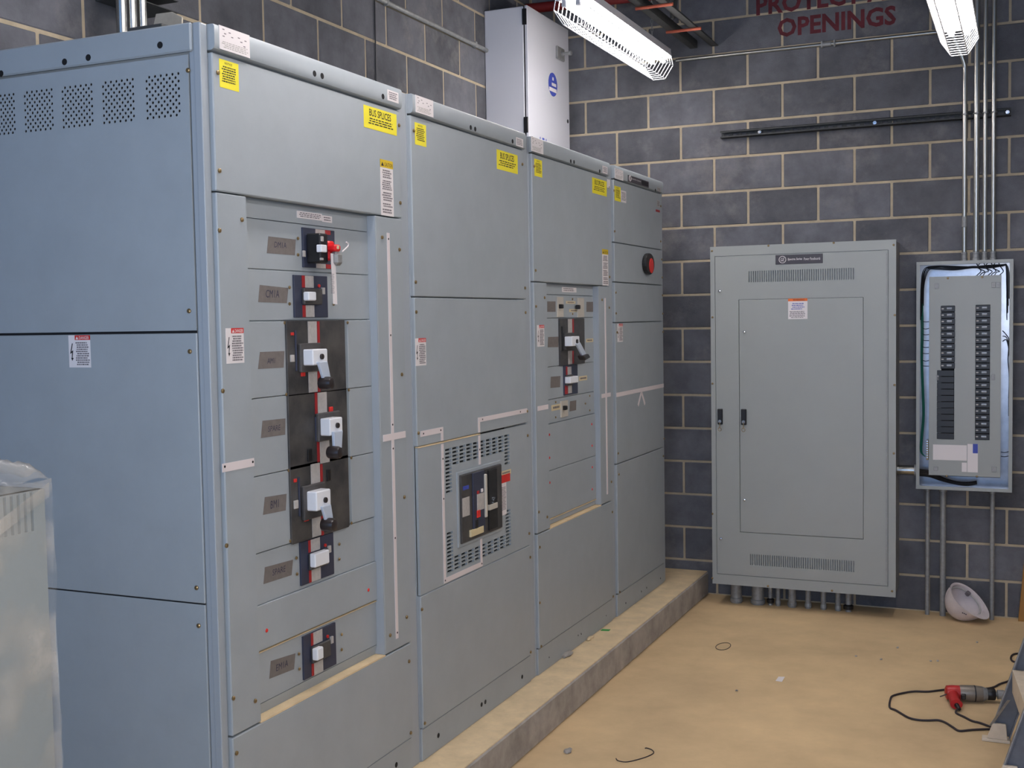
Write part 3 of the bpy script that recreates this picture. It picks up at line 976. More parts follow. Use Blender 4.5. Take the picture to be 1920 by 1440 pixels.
mk('mimic_strip', [fbox(F0, ysr - ww, F0.px((988, 769), XP)[0], z_bb - .009, z_bb + .009, XP - .0005, c_), fbox(F0, ysr - ww, ysr + ww, zB + .006, z_bb - .009, XP - .0005, c_)], M['strip'], s2)
mk('mimic_strip', [fbox(F0, ysr - ww, ysr + ww, zb1t, zB - .006, XP - .0005, c_)], M['strip'], s2)
for q in ((yl_s + .02, z_a), (ysl - .012, z_a), (ysl, z_lo + .3), (ysl, zB - .06), (ysl, z_lo), (ysr, z_lo), (ysr, zB - .06), (ysr + .03, z_bb), (ysr + .4, z_bb)):
    piece('rivet', hole_small, s2, (c_ + .0004, q[0], q[1]))
for p in ((775.5, 245), (979, 308), (779, 529), (984, 540), (780, 585), (985, 586), (784, 812), (988, 771), z8(970, 155), z8(982, 933), z8(990, 1122), (790.6, 1142.5), (796, 1356), (994.5, 1222.5)):
    put(screw_x, 'screw', F0, p, XP, s2)
for p in ((822, 1379), (903, 1321), (910, 1316), (979, 1269)): put(hole_x, 'bolt_hole', F0, p, .006, s2)

# ---- section three ----------------------------------------------------------
s3 = section('switchboard_section', 'third switchboard section with small toggle switches above one angled breaker lever', y_b[2], y_b[3], pl3, pr3, ZT)
z9 = Zm(980, 480, 4.234)
z10 = Zm(980, 720, 3.0)
zk = Zm(1000, 520, 5.3333)
rail(s3, pl3, pr3, ZT, H)
for p in (z6(1132, 488), z6(1153, 493), z6(1318, 552)): put(hole_x, 'bolt_hole', F0, p, XRL, s3)
drawing(s3, z6(876, 328), z6(955, 445), XRL)
small_label(s3, z6(1335, 515), z6(1368, 572), XRL, 'paper', 4)
zu3 = zline((1001, 528), (1141.6, 537))
panel(s3, pl3, pr3, zu3 + .002, ZT - .006, name='upper_panel')
notice(s3, z6(897, 470), z6(948, 594), XP)
bus(s3, z6(1269, 590), z6(1363, 716), XP)
caution(s3, z6(1333, 1052), z6(1374, 1288), XP)
y30 = F0.px((1025.5, 560), XP)[0]
y31 = F0.px((1124.5, 700), XP)[0]
zl3 = zline((1030, 990), (1127, 948))
zl3b = zline((1010, 1003), (1029, 994))
panel(s3, pl3, y30, zl3, zu3 - .002, name='left_plate')
panel(s3, y31, pr3, zl3, zu3 - .002, name='right_plate')
mk('recess_back', box(-.04, -.030, y30, y31, zl3 - .01, zu3), M['gear'], s3)
mk('recess_cheek', box(-.04, XP - .001, y31 - .003, y31 + .006, zl3 + .002, zu3 - .003), M['gearpost'], s3)
zh3 = F0.px(zk(140, 168), XR)[1]
mk('recess_header', box(-.031, XR, y30, y31 - .004, zh3, zu3 - .004), M['gear'], s3)
mk('ledge_dust', box(-.03, XP, y30 - .002, y31, zl3 - .004, zl3 + .001), M['dust'], s3)
panel(s3, pl3, pr3, z_base, zl3 - .005, name='lower_panel')
panel(s3, pl3, pr3, ZP, z_base - .003, c1=.006, name='base_rail')
q0, q1 = y30 + .002, F0.px(zk(615, 600), XR)[0]
lv3 = [zh3 - .002, zline(zk(145, 407), zk(615, 404), XR), zline(zk(145, 892), zk(620, 847), XR), zline(zk(150, 1215), zk(640, 1145), XR), zline(zk(220, 1440), zk(630, 1366), XR)]
zmid3 = zline(z10(160, 482), z10(410, 402), XR)
zbot3 = zline(z10(150, 752), z10(415, 648), XR)
for k in range(4): plate(s3, q0, q1, lv3[k + 1] + .001, lv3[k] - .001)
plate(s3, q0, q1, zmid3 + .001, lv3[4] - .001, 'blank_plate', XR + .005)
plate(s3, q0, q1, zbot3 + .001, zmid3 - .001, 'blank_plate', XR + .005)
mk('shelf_dust', box(-.03, XR + .006, q0, q1, zbot3 - .004, zbot3 - .001), M['dust'], s3)
plate(s3, q0, q1, zl3 + .002, zbot3 - .005, 'filler_plate')
for p in ((388, 226), (390, 347), (391, 468), (391, 592), (150, 285), (151, 415), (152, 555)): put(reddot, 'red_plug', F0, z10(*p), XR + .005, s3)
small_label(s3, zk(285, 97), zk(430, 152), XR + .001, 'paper', 2)
def k_(nm, p0, p1, c1, m, parent=s3, bev=.001, c0=None): return FB(F0, nm, zk(*p0), zk(*p1), c1, (XR - .001) if c0 is None else c0, M[m], parent, bev)
for p0, p1, kn in (((243, 195), (305, 398), (292, 290)), ((445, 205), (510, 400), (461, 296)), ((280, 1240), (350, 1388), (332, 1305))):
    sw = k_('toggle_switch', p0, p1, XR + .006, 'ivory')
    a_, b_ = F0.px(zk(*kn), XR + .02)
    mk('toggle', fbox(F0, a_ - .012, a_ + .012, b_ - .01, b_ + .01, XR + .004, XR + .022), M['black'], sw, bevel=.003)
for p0, p1 in (((325, 237), (420, 265)), ((358, 318), (452, 347)), ((527, 615), (598, 645)), ((455, 992), (537, 1025)), ((180, 1280), (280, 1318))):
    small_label(s3, zk(*p0), zk(*p1), XR, 'cream', 1)
for ps in (((140, 240), (222, 240), (222, 345), (140, 345)), ((532, 245), (608, 245), (608, 345), (532, 345)), ((149, 597), (253, 593), (250, 698), (145, 700)), ((176, 994), (272, 986), (268, 1098), (172, 1107)), ((366, 1240), (430, 1228), (428, 1328), (362, 1342))):
    tape(s3, [zk(*p) for p in ps], XR)
b3 = k_('circuit_breaker', (265, 412), (517, 858), XR + .008, 'breaker', c0=-.03)
def bb(nm, p0, p1, c1, m, bev=.001): return FB(F0, nm, zk(*p0), zk(*p1), c1, XR + .006, M[m], b3, bev)
bb('rating_label', (348, 416), (390, 556), XR + .0095, 'papergrey', 0)
bb('red_bar', (391, 416), (407, 556), XR + .0096, 'redbar', 0)
bb('rating_label', (350, 735), (390, 866), XR + .0095, 'papergrey', 0)
bb('red_bar', (391, 735), (407, 862), XR + .0096, 'redbar', 0)
bb('handle_well', (325, 556), (412, 722), XR + .02, 'well', .003)
bb('slide_rib', (288, 490), (304, 735), XR + .012, 'black')
co3 = XR + .053
hc = FB(F0, 'handle_cap', zk(386, 592), zk(463, 684), co3, XR + .016, M['white'], b3, .003)
a_, b_ = F0.px(zk(433, 640), co3)
mk('pivot_pin', cyl(F0.P(a_, b_, co3 - .001), F0.P(a_, b_, co3 + .006), .010, 12), M['grip'], hc)
pts = [F0.px(zk(*p), co3 + .008) for p in ((432, 668), (468, 648), (530, 765), (494, 788))]
mk('lever', prism([F0.P(p[0], p[1], co3 - .001) for p in pts], F0.P(0, 0, .010)), M['lever'], b3, bevel=.002)
pts = [F0.px(zk(*p), co3 + .016) for p in ((488, 786), (545, 764), (566, 802), (514, 832))]
mk('lever_grip', prism([F0.P(p[0], p[1], co3 - .012) for p in pts], F0.P(0, 0, .034)), M['grip'], b3, bevel=.006, seg=2)
b4 = k_('circuit_breaker', (308, 886), (447, 1158), XR + .006, 'breakernavy', c0=-.03)
def b5(nm, p0, p1, c1, m, bev=.001): return FB(F0, nm, zk(*p0), zk(*p1), c1, XR + .004, M[m], b4, bev)
b5('rating_label', (344, 897), (382, 970), XR + .0075, 'papergrey', 0)
b5('red_bar', (328, 892), (343, 975), XR + .0076, 'redbar', 0)
b5('rating_label', (350, 1085), (386, 1155), XR + .0075, 'papergrey', 0)
b5('red_bar', (318, 1080), (346, 1165), XR + .0076, 'redbar', 0)
b5('handle_well', (340, 978), (400, 1075), XR + .016, 'well', .002)
b5('handle', (372, 996), (452, 1050), XR + .034, 'white', .003)
for p in ((222, 1248), (222, 1400), (562, 1185), (562, 1330), (518, 1262), (390, 217), (391, 365)):
    put(screw_x, 'screw', F0, zk(*p), XR, s3).scale = (.8, .8, .8)
for p in (zk(110, 203), zk(25, 290), zk(685, 225), zk(757, 303), z6(905, 1190), z6(1380, 1232), z6(1375, 655), z6(895, 520), z10(90, 720), z10(137, 748), z10(95, 918), z10(503, 720), z10(508, 1195), z10(498, 550), z10(95, 1230), (1014.5, 1212)):
    put(screw_x, 'screw', F0, p, XP, s3)
danger(s3, F0, zk(35, 478), zk(110, 690), XP)
ya3 = F0.px(zk(722, 700), XP)[0]
zt3, zb3 = F0.px(zk(714, 208), XP)[1], F0.px(z10(475, 620), XP)[1]
mk('mimic_strip', fbox(F0, ya3 - .009, ya3 + .009, zb3, zt3, XP - .0005, XP + .0016), M['strip'], s3, label='tall white diagram strip')
zc3 = F0.px(zk(725, 1180), XP)[1]
mk('mimic_strip', fbox(F0, F0.px(zk(682, 1180), XP)[0], F0.px(zk(770, 1170), XP)[0], zc3 - .010, zc3 + .010, XP - .0005, XP + .0022), M['strip'], s3)
zc3 = F0.px(zk(95, 1303), XP)[1]
mk('mimic_strip', fbox(F0, F0.px(zk(42, 1310), XP)[0], F0.px(zk(147, 1290), XP)[0], zc3 - .010, zc3 + .010, XP - .0005, XP + .0016), M['strip'], s3)
for p in (z10(312, 1415), z10(330, 1408), z10(470, 1303), (1029.7, 1232.5), (1084, 1191), (1089.5, 1188)): put(hole_small, 'bolt_hole', F0, p, .0062, s3)
FB(F0, 'paper_tag', z6(1366, 602), z6(1386, 662), XP + .004, XP + .002, M['paper'], s3)

# ---- section four -----------------------------------------------------------
s4 = section('switchboard_section', 'farthest switchboard section with plain doors and an oval black and red latch', y_b[3], y_b[4], pl4, pr4, ZT)
zc4 = Zm(1100, 280, 5.143)
rail(s4, pl4, pr4, ZT, H)
drawing(s4, zc4(270, 180), zc4(352, 305), XRL)
np_ = FB(F0, 'nameplate', zc4(402, 245), zc4(600, 372), XRL + .003, XRL - .0005, M['plate'], s4, .0006, label='dark maker nameplate')
a0, a1, b0, b1 = rectpx(F0, zc4(402, 245), zc4(600, 372), XRL + .0035)
w, h = a1 - a0, b1 - b0
txt('lettering', 'Spectra Series', np_, F0, a0 + w * .15, a0 + w * .6, b0 + h * .42, b0 + h * .72, XRL + .0036, M['paper'], bold=.01, shear=.2)
mk('emblem', tube([F0.P(a0 + w * .08 + .014 * math.cos(t), b0 + h * .52 + .014 * math.sin(t), XRL + .0036) for t in [i * math.pi / 8 for i in range(16)]], .002, 5, True), M['paper'], np_)
mk('model_panel', fbox(F0, a0 + w * .64, a1 - w * .03, b0 + h * .15, b1 - h * .15, XRL + .002, XRL + .0036), M['ink'], np_)
put(hole_x, 'bolt_hole', F0, zc4(663, 395), XRL, s4)
small_label(s4, zc4(680, 365), zc4(712, 410), XRL, 'papergrey', 2)
notice(s4, zc4(268, 350), zc4(328, 508), XP)
small_label(s4, zc4(330, 392), zc4(380, 520), XP, 'paper', 6)
FB(F0, 'red_tag', zc4(668, 578), zc4(706, 610), XP + .001, XP - .0005, M['redbar'], s4)
small_label(s4, zc4(678, 490), zc4(704, 560), XP, 'papergrey', 3)
lv4 = [ZT - .006, zline(zc4(265, 895), zc4(715, 970)), zline(zc4(270, 1275), zc4(725, 1315)), zline(z9(735, 523), z9(1110, 525)), zline(z10(533, 445), z10(795, 360)), z_base]
nms = ['upper_panel', 'latch_door', 'middle_panel', 'middle_panel', 'lower_panel']
for k in range(5): panel(s4, pl4, pr4, lv4[k + 1] + .002, lv4[k] - (.002 if k else 0), name=nms[k])
panel(s4, pl4, pr4, ZP, z_base - .003, c1=.006, name='base_rail')
danger(s4, F0, z9(750, 538), z9(795, 680), XP)
# oval latch
oa0, oa1, ob0, ob1 = rectpx(F0, zc4(560, 992), zc4(652, 1215), XP + .02)
oc = ((oa0 + oa1) / 2, (ob0 + ob1) / 2)
ra, rb = (oa1 - oa0) / 2 * .9, (ob1 - ob0) / 2 * .97
ov = [F0.P(oc[0] + ra * math.cos(t), oc[1] + rb * math.sin(t), XP) for t in [2 * math.pi * i / 24 for i in range(24)]]
lt = mk('latch', prism(ov, (.026, 0, 0)), M['black'], s4, bevel=.005, seg=2, label='black oval latch')
ov = [F0.P(oc[0] + .012 + ra * .5 * math.cos(t), oc[1] - .01 + rb * .7 * math.sin(t), XP + .024) for t in [2 * math.pi * i / 20 for i in range(20)]]
mk('red_insert', prism(ov, (.005, 0, 0)), M['red'], lt, bevel=.001)
# horizontal strip with an arrow
zw = (F0.px(z9(750, 1098), XP)[1] + F0.px(z9(1125, 1030), XP)[1]) / 2
mk('mimic_strip', fbox(F0, pl4 + .004, pr4, zw - .011, zw + .011, XP - .0005, XP + .0016), M['strip'], s4, label='white diagram strip across the door')
ap = F0.px(z9(942, 1078), XP)
for q in (z9(916, 1186), z9(970, 1176)):
    e = F0.px(q, XP)
    d = Vector((0, e[0] - ap[0], e[1] - ap[1])).normalized()
    n = Vector((0, -d.z, d.y)) * .009
    P0, P1 = F0.P(ap[0], ap[1], XP - .0005), F0.P(e[0], e[1], XP - .0005)
    mk('arrow_leg', prism([P0 - n, P0 + n, P1 + n, P1 - n], (.002, 0, 0)), M['strip'], s4)
for p in (zc4(262, 396), zc4(268, 790), zc4(712, 888), zc4(712, 548), zc4(722, 1062), zc4(726, 1236), z9(738, 290), z9(740, 455), z9(1108, 312), z9(1110, 458), z9(748, 606), z9(1112, 602), z10(536, 390), z10(795, 307), z10(790, 405), z10(540, 508), z10(545, 1170)):
    put(screw_x, 'screw', F0, p, XP, s4)
for p in (z10(580, 1232), z10(668, 1167), z10(697, 1146), z10(775, 1093)): put(hole_small, 'bolt_hole', F0, p, .0062, s4).scale = (1, 1.6, 1.6)

# lock-out padlock with its tag on the top breaker
pk = thing('lockout_padlock', 'red lockout padlock with hanging paper tag on the topmost breaker', 'padlock', F0.P(F0.px(zd(560, 450), .05)[0], F0.px(zd(560, 450), .05)[1], .05))
FB(F0, 'clamp', zd(500, 335), zd(582, 580), .034, .0, M['redlock'], pk, .005)
FB(F0, 'lock_body', zd(578, 378), zd(655, 470), .062, .03, M['redlock'], pk, .005)
FB(F0, 'steel_body', zd(596, 470), zd(684, 640), .062, .034, M['galvdull'], pk, .008)
FB(F0, 'shackle_label', zd(604, 395), zd(632, 440), .064, .06, M['cream'], pk, .001)
pts = [F0.px(zd(*p), .055) for p in ((666, 470), (700, 440), (735, 405), (742, 375), (715, 352))]
mk('cable_tie', tube([F0.P(p[0], p[1], .055) for p in pts], .0022, 6), M['paper'], pk)
pts = [F0.px(zd(*p), .05) for p in ((526, 490), (580, 500), (606, 1118), (556, 1112))]
tg = mk('paper_tag', prism([F0.P(p[0], p[1], .049) for p in pts], (.001, 0, 0)), M['paper'], pk)
printing(tg, F0, pts[3][0] - .012, pts[2][0] - .014, pts[3][1] + .03, pts[0][1] - .06, .0504, 16, M['greyink'], .4)

# ------------------------------------------------------------------ panelboard on the back wall
PB = Fr('y', D - .27)
z6p = Zm(1280, 420, 3.0)
z7p = Zm(1280, 860, 3.0)
px0, px1, pz0, pz1 = .264, 1.291, .130, 2.097
pb = thing('panelboard_cabinet', 'tall grey panelboard cabinet with slotted door hung on the block wall', 'electrical cabinet', ((px0 + px1) / 2, D - .13, pz0))
mk('box', box(px0 + .008, px1 - .008, D - .26, D - .001, pz0 + .004, pz1 - .004), M['galvdull'], pb, bevel=.002)
d0 = (PB.px(z6p(182, 176))[0] + PB.px(z7p(190, 655))[0]) / 2
d1 = (PB.px(z6p(1165, 150))[0] + PB.px(z7p(1150, 710))[0]) / 2
e1 = (PB.px(z6p(182, 176))[1] + PB.px(z6p(1165, 150))[1]) / 2
e0 = (PB.px(z7p(190, 655))[1] + PB.px(z7p(1150, 710))[1]) / 2
i0 = (PB.px(z6p(318, 421))[0] + PB.px(z7p(320, 415))[0]) / 2
i1 = (PB.px(z6p(1022, 414))[0] + PB.px(z7p(1015, 452))[0]) / 2
f1 = (PB.px(z6p(318, 421))[1] + PB.px(z6p(1022, 414))[1]) / 2
f0 = (PB.px(z7p(320, 415))[1] + PB.px(z7p(1015, 452))[1]) / 2
R5 = lambda t: tuple(round(x, 5) for x in t)
mk('trim', holed(PB, round(px0, 5), round(px1, 5), round(pz0, 5), round(pz1, 5), 0.0, [R5((d0, d1, e0, e1))], .02), M['panelgrey'], pb, fix=False)
va0, va1 = PB.px(z6p(368, 290))[0], PB.px(z6p(968, 285))[0]
vt1, vt0 = PB.px(z6p(668, 256))[1], PB.px(z6p(668, 320))[1]
vb1, vb0 = PB.px(z7p(664, 555))[1], PB.px(z7p(664, 616))[1]
ns = 47
pw = (va1 - va0) / ns
hs = []
for i in range(ns):
    for q0, q1 in ((vt0, vt1), (vb0, vb1)):
        hs.append(R5((va0 + i * pw + .003, va0 + i * pw + .0095, q0, q1)))
g = .003
od = mk('outer_door', holed(PB, round(d0 + g, 5), round(d1 - g, 5), round(e0 + g, 5), round(e1 - g, 5), 0.0015, hs + [R5((i0, i1, f0, f1))], .02), M['panelgrey'], pb, fix=False)
mk('inner_door', box(i0 + .0025, i1 - .0025, D - .27 - .0025, D - .252, f0 + .0025, f1 - .0025), M['panelgrey'], pb, bevel=.002)
mk('vent_shade_backing', box(px0 + .02, px1 - .02, D - .248, D - .246, pz0 + .02, pz1 - .02), M['interior'], pb)  # dark sheet paints the shade seen through the door slots
mk('hinge_line', box(d1 - .012, d1 - .008, D - .274, D - .27, e0 + .02, e1 - .02), M['galvdull'], pb)
np_ = FB(PB, 'nameplate', (1454, 478.5), (1542.6, 493), .004, .001, M['plate'], pb, .001, label='dark maker nameplate with round emblem')
a0, a1, b0, b1 = rectpx(PB, (1454, 478.5), (1542.6, 493), .0045)
w, h = a1 - a0, b1 - b0
txt('lettering', 'Spectra Series', np_, PB, a0 + w * .26, a0 + w * .57, b0 + h * .34, b0 + h * .64, .0046, M['paper'], bold=.012, shear=.2)
txt('lettering', 'Power Panelboards', np_, PB, a0 + w * .60, a0 + w * .95, b0 + h * .36, b0 + h * .64, .0046, M['paper'], shear=.2)
mk('emblem', tube([PB.P(a0 + w * .15 + h * .36 * math.cos(t), b0 + h * .5 + h * .36 * math.sin(t), .0046) for t in [i * math.pi / 8 for i in range(16)]], .0018, 5, True), M['paper'], np_)
txt('emblem_letters', 'GE', np_, PB, a0 + w * .11, a0 + w * .19, b0 + h * .32, b0 + h * .68, .0046, M['paper'], shear=.2)
a0, a1, b0, b1 = rectpx(PB, (1477.7, 560), (1514, 598), .0026)
wl_ = mk('warning_label', fbox(PB, a0, a1, b0, b1, .002, .0032), M['paper'], pb, label='white warning label with orange heading')
w, h = a1 - a0, b1 - b0
mk('orange_heading', fbox(PB, a0, a1, b1 - h * .13, b1, .003, .0036), M['orange'], wl_)
txt('lettering', 'WARNING', wl_, PB, a0 + w * .25, a0 + w * .85, b1 - h * .115, b1 - h * .02, .0038, M['ink'])
printing(wl_, PB, a0 + w * .15, a1 - w * .15, b0 + h * .45, b1 - h * .2, .0035, 4, M['blue'], .45)
printing(wl_, PB, a0 + w * .06, a1 - w * .06, b0 + h * .05, b0 + h * .4, .0035, 6, M['greyink'], .5)
for p0, p1 in (((195, 1040), (223, 1128)), ((327, 1041), (357, 1131))):
    hd = FB(PB, 'door_latch', z6p(*p0), z6p(*p1), .016, .001, M['black'], pb, .003)
    a0, a1, b0, b1 = rectpx(PB, z6p(*p0), z6p(*p1), .016)
    ym = (a0 + a1) / 2
    mk('lock_barrel', cyl(PB.P(ym, b0 + .018, .014), PB.P(ym, b0 + .018, .020), .0095, 14), M['chrome'], hd)
    mk('key', [fbox(PB, ym - .002, ym + .002, b0 - .02, b0 + .016, .020, .0215), tube([PB.P(ym + .010 * math.cos(t), b0 - .028 + .010 * math.sin(t), .021) for t in [i * math.pi / 5 for i in range(10)]], .0016, 5, True)], M['brass'], hd)
stud = mesh('stud', lathe([(.009, 0), (.009, .005), (.006, .009), (.002, .010)], (0, 0, 0), (0, -1, 0), 12), M['chrome'])
for p in (z6p(208, 377), z6p(347, 607), z7p(348, 232), z7p(215, 450)): put(stud, 'stud', PB, p, .002, pb)
for p in (z6p(165, 152), z6p(1187, 118), z6p(850, 106), z6p(483, 122), z6p(168, 525), z6p(168, 898), z6p(1193, 512), z6p(1192, 905), z6p(1188, 1290), z7p(167, 672), z7p(480, 716), z7p(840, 742), z7p(1178, 745), z7p(168, 310)):
    put(screw_y, 'screw', PB, p, 0, pb)

# conduit stubs between panelboard and floor
zs = Zm(1320, 1060, 4.8)
stubs = [(292, 52, 'galvdull'), (485, 58, 'galvdull'), (598, 27, 'black'), (667, 22, 'galvdull'), (793, 37, 'galvdull'), (937, 27, 'galvdull'), (1075, 25, 'galvdull'), (1205, 25, 'galvdull'), (1300, 36, 'black')]
words = ['widest galvanized conduit stub, nearest the concrete pad under the panelboard', 'second wide galvanized conduit stub under the panelboard', 'short black capped stub between galvanized stubs under the panelboard',
         'thinnest conduit stub under the panelboard beside the black capped one', 'medium galvanized stub in the middle under the panelboard', 'slim galvanized stub, fourth from the right under the panelboard',
         'slim galvanized stub, third from the right under the panelboard', 'slim galvanized stub beside the rightmost black cap under panelboard', 'rightmost black capped stub under the panelboard']
for (cx, hw, mm), wd in zip(stubs, words):
    yy = D - .15
    q = at(*zs(cx, 330), 1, yy)
    r = hw / 4.8 / 335
    g = [cyl((q.x, yy, 0), (q.x, yy, pz0 + .003), r, 18)]
    st = thing('conduit_stub', wd, 'conduit', (q.x, yy, 0), 'conduit stubs under the panelboard')
    if mm == 'black':
        mk('pipe', cyl((q.x, yy, 0), (q.x, yy, pz0 + .003), r * .75, 18), M['galvdull'], st, smooth=True)
        mk('bushing', lathe([(r * .8, 0), (r * 1.25, .004), (r * 1.25, .024), (r * .8, .03)], (q.x, yy, .012), (0, 0, 1), 18), M['black'], st)
    else:
        mk('pipe', cyl((q.x, yy, 0), (q.x, yy, pz0 + .003), r, 18), M['galvdull'], st, smooth=True)
        mk('collar', lathe([(r, 0), (r * 1.18, .003), (r * 1.18, .022), (r, .026)], (q.x, yy, .005), (0, 0, 1), 18), M['galvdull'], st, smooth=True)

# ------------------------------------------------------------------ open breaker panel
LD = .15
LP = Fr('y', D - LD)
zo = Zm(1680, 460, 3.0)
lx0, lx1, lz0, lz1 = 1.386, 1.876, .722, 1.975
lc = thing('breaker_panel', 'open grey breaker panel with two columns of breakers on the block wall', 'breaker panel', ((lx0 + lx1) / 2, D - .07, lz0))
t_ = .0016
fl_ = .018
yf, yb_ = D - LD, D - .001
mk('enclosure', [box(lx0, lx1, yb_ - t_, yb_, lz0, lz1), box(lx0, lx0 + t_, yf, yb_, lz0, lz1), box(lx1 - t_, lx1, yf, yb_, lz0, lz1),
                 box(lx0, lx1, yf, yb_, lz0, lz0 + t_), box(lx0, lx1, yf, yb_, lz1 - t_, lz1)], M['galvbox'], lc)
mk('flange', holed(LP, lx0, lx1, lz0, lz1, .0008, [R5((lx0 + fl_, lx1 - fl_, lz0 + fl_, lz1 - fl_))], .002), M['panelgrey'], lc, fix=False)
DF = -.025
q0, q1, w0, w1 = rectpx(LP, zo(187, 178), zo(586, 1308), DF)
colsL = rectpx(LP, zo(255, 340), zo(328, 695), DF)
colsB = rectpx(LP, zo(231, 702), zo(326, 1092), DF)
colsR = rectpx(LP, zo(448, 335), zo(526, 1096), DF)
hol = [R5((colsL[0], colsL[1], colsB[2], colsL[3])), R5(colsR)]
dfp = mk('dead_front', holed(LP, round(q0, 5), round(q1, 5), round(w0, 5), round(w1, 5), DF, hol, .012), M['panelgrey'], lc, fix=False)
mk('dead_front_lip', box(q0, q1, D - LD - DF, D - LD - DF + .05, w0, w0 + .002), M['panelgrey'], lc)
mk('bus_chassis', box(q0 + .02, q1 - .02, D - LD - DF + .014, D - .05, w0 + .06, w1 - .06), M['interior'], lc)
bw = colsR[1] - colsR[0]
bh = (colsR[3] - colsR[2]) / 21
br_body = mesh('breaker', box(-bw / 2, bw / 2, -.004, .012, -bh * .46, bh * .46), M['black'], bevel=.0015)
br_handle = mesh('handle', prism([(-.013, -.004, -.006), (-.013, -.016, .001), (-.013, -.015, .005), (-.013, -.004, .007)], (.026, 0, 0)), M['lever'], bevel=.001)
br_label = mesh('rating_mark', box(-bw * .44, -bw * .28, -.0046, -.003, -.003, .004), M['papergrey'])
def breaker_at(x, z, flip):
    b = piece('breaker', br_body, lc, (x, D - LD - DF, z))
    h_ = bpy.data.objects.new('handle', br_handle)
    COL.objects.link(h_)
    h_.parent = b
    h_.location = (.008 * flip, 0, 0)
    m_ = bpy.data.objects.new('rating_mark', br_label)
    COL.objects.link(m_)
    m_.parent = b
    m_.rotation_euler = (0, 0, 0)
    if flip < 0: m_.location = (bw * .72, 0, 0)
xr = (colsR[0] + colsR[1]) / 2
xl = (colsL[0] + colsL[1]) / 2
for i in range(21): breaker_at(xr, colsR[3] - bh * (i + .5), 1)
for i in range(10): breaker_at(xl, colsL[3] - (colsL[3] - colsL[2]) / 10 * (i + .5), 1)
blank = mesh('blank_cover', box(-(colsB[1] - colsB[0]) / 2, (colsB[1] - colsB[0]) / 2, -.004, .008, -bh * .47, bh * .47), M['black'], bevel=.0015)
nb = round((colsB[3] - colsB[2]) / bh)
for i in range(nb): piece('blank_cover', blank, lc, ((colsB[0] + colsB[1]) / 2, D - LD - DF, colsB[3] - (colsB[3] - colsB[2]) / nb * (i + .5)))
FB(LP, 'circuit_directory', zo(208, 1120), zo(398, 1212), DF + .001, DF, M['paper'], lc)
rl = FB(LP, 'rating_label', zo(402, 1117), zo(460, 1278), DF + .001, DF, M['paper'], lc)
FB(LP, 'blue_heading', zo(432, 1117), zo(460, 1170), DF + .0016, DF, M['blue'], rl)
FB(LP, 'inspection_label', zo(370, 1222), zo(398, 1275), DF + .001, DF, M['paper'], lc)
for p0, p1 in (((538, 207), (560, 238)), ((563, 207), (586, 238)), ((226, 728), (242, 760)), ((538, 725), (556, 758)), ((538, 1245), (566, 1275)), ((212, 1245), (236, 1268)), ((218, 215), (240, 245))):
    FB(LP, 'bracket_tab', zo(*p0), zo(*p1), DF + .004, DF, M['galvdull'], lc, .001)
for p in ((292, 185), (485, 178), (285, 1298), (455, 1300)): put(screw_y, 'screw', LP, zo(*p), DF, lc)
def wire_(pts, r, m, name='wire', dep=-.055):
    q = []
    for i, p in enumerate(pts):
        d = p[2] if len(p) > 2 else dep
        a, b = LP.px(zo(p[0], p[1]), d)
        a = min(max(a, lx0 + r + .004), lx1 - r - .004)
        b = min(max(b, lz0 + r + .004), lz1 - r - .004)
        q.append(LP.P(a, b, d))
    return mk(name, tube(spline(q, 5), r, 6), M[m], lc, smooth=True)
for k in range(3):
    wire_([(140 + k * 5, 330), (142 + k * 6, 480), (140 + k * 5, 640), (146 + k * 5, 820), (150 + k * 5, 950), (140 + k * 5, 1080), (138 + k * 4, 1160), (165, 1188)], .0026, 'greenwire', dep=-.05 - k * .006)
for k in range(8): wire_([(142, 424 + k * 36), (165, 430 + k * 36 + rnd.uniform(-6, 6)), (195, 428 + k * 36)], .0017, 'wire', dep=-.06)
for k in range(5):
    j = rnd.uniform(-5, 5)
    wire_([(138 + k * 4, 420 - k * 20), (142 + k * 4, 220), (160 + k * 6, 135 + j), (230, 118 + j + k * 3), (330, 118 + k * 5), (430, 122 + j), (520, 112 + k * 4), (600, 112 + j), (632 - k * 3, 130), (640 - k * 4, 260 + 40 * k)], .0026, 'wire', dep=-.04 - k * .008)
for k in range(7):
    x_ = 452 + k * 21
    wire_([(x_, 100), (x_ + 14 * (-1) ** k, 125), (x_ + 26, 146), (x_ + 8, 164 - 6 * (k % 3)), (x_ - 10, 182)], .0024, 'wire', dep=-.045)
for k in range(3): wire_([(600, 480 + k * 30), (622, 505 + k * 14), (636, 540 + k * 30), (630, 640), (637, 740), (634, 860 + k * 50)], .0024, 'wire', dep=-.06)
for k in range(2): wire_([(590, 1162 + k * 24), (612, 1165 + k * 24), (636, 1160 + k * 24)], .002, 'wire', dep=-.06)
for k in range(4): wire_([(128, 1262 + k * 10), (190, 1272 + k * 9), (250, 1304 + k * 5), (330, 1330 + k * 3), (400, 1336 + k * 4), (455, 1330 + k * 3)], .0065, 'wire', 'feeder_cable', dep=-.07)
FB(LP, 'ground_bar', zo(170, 1095), zo(182, 1208), -.07, -.09, M['brass'], lc, .001)
for k in range(8):
    a, b = LP.px(zo(176, 1102 + k * 13), -.07)
    mk('ground_screw', cyl(LP.P(a, b, -.071), LP.P(a, b, -.066), .004, 8), M['chrome'], lc)

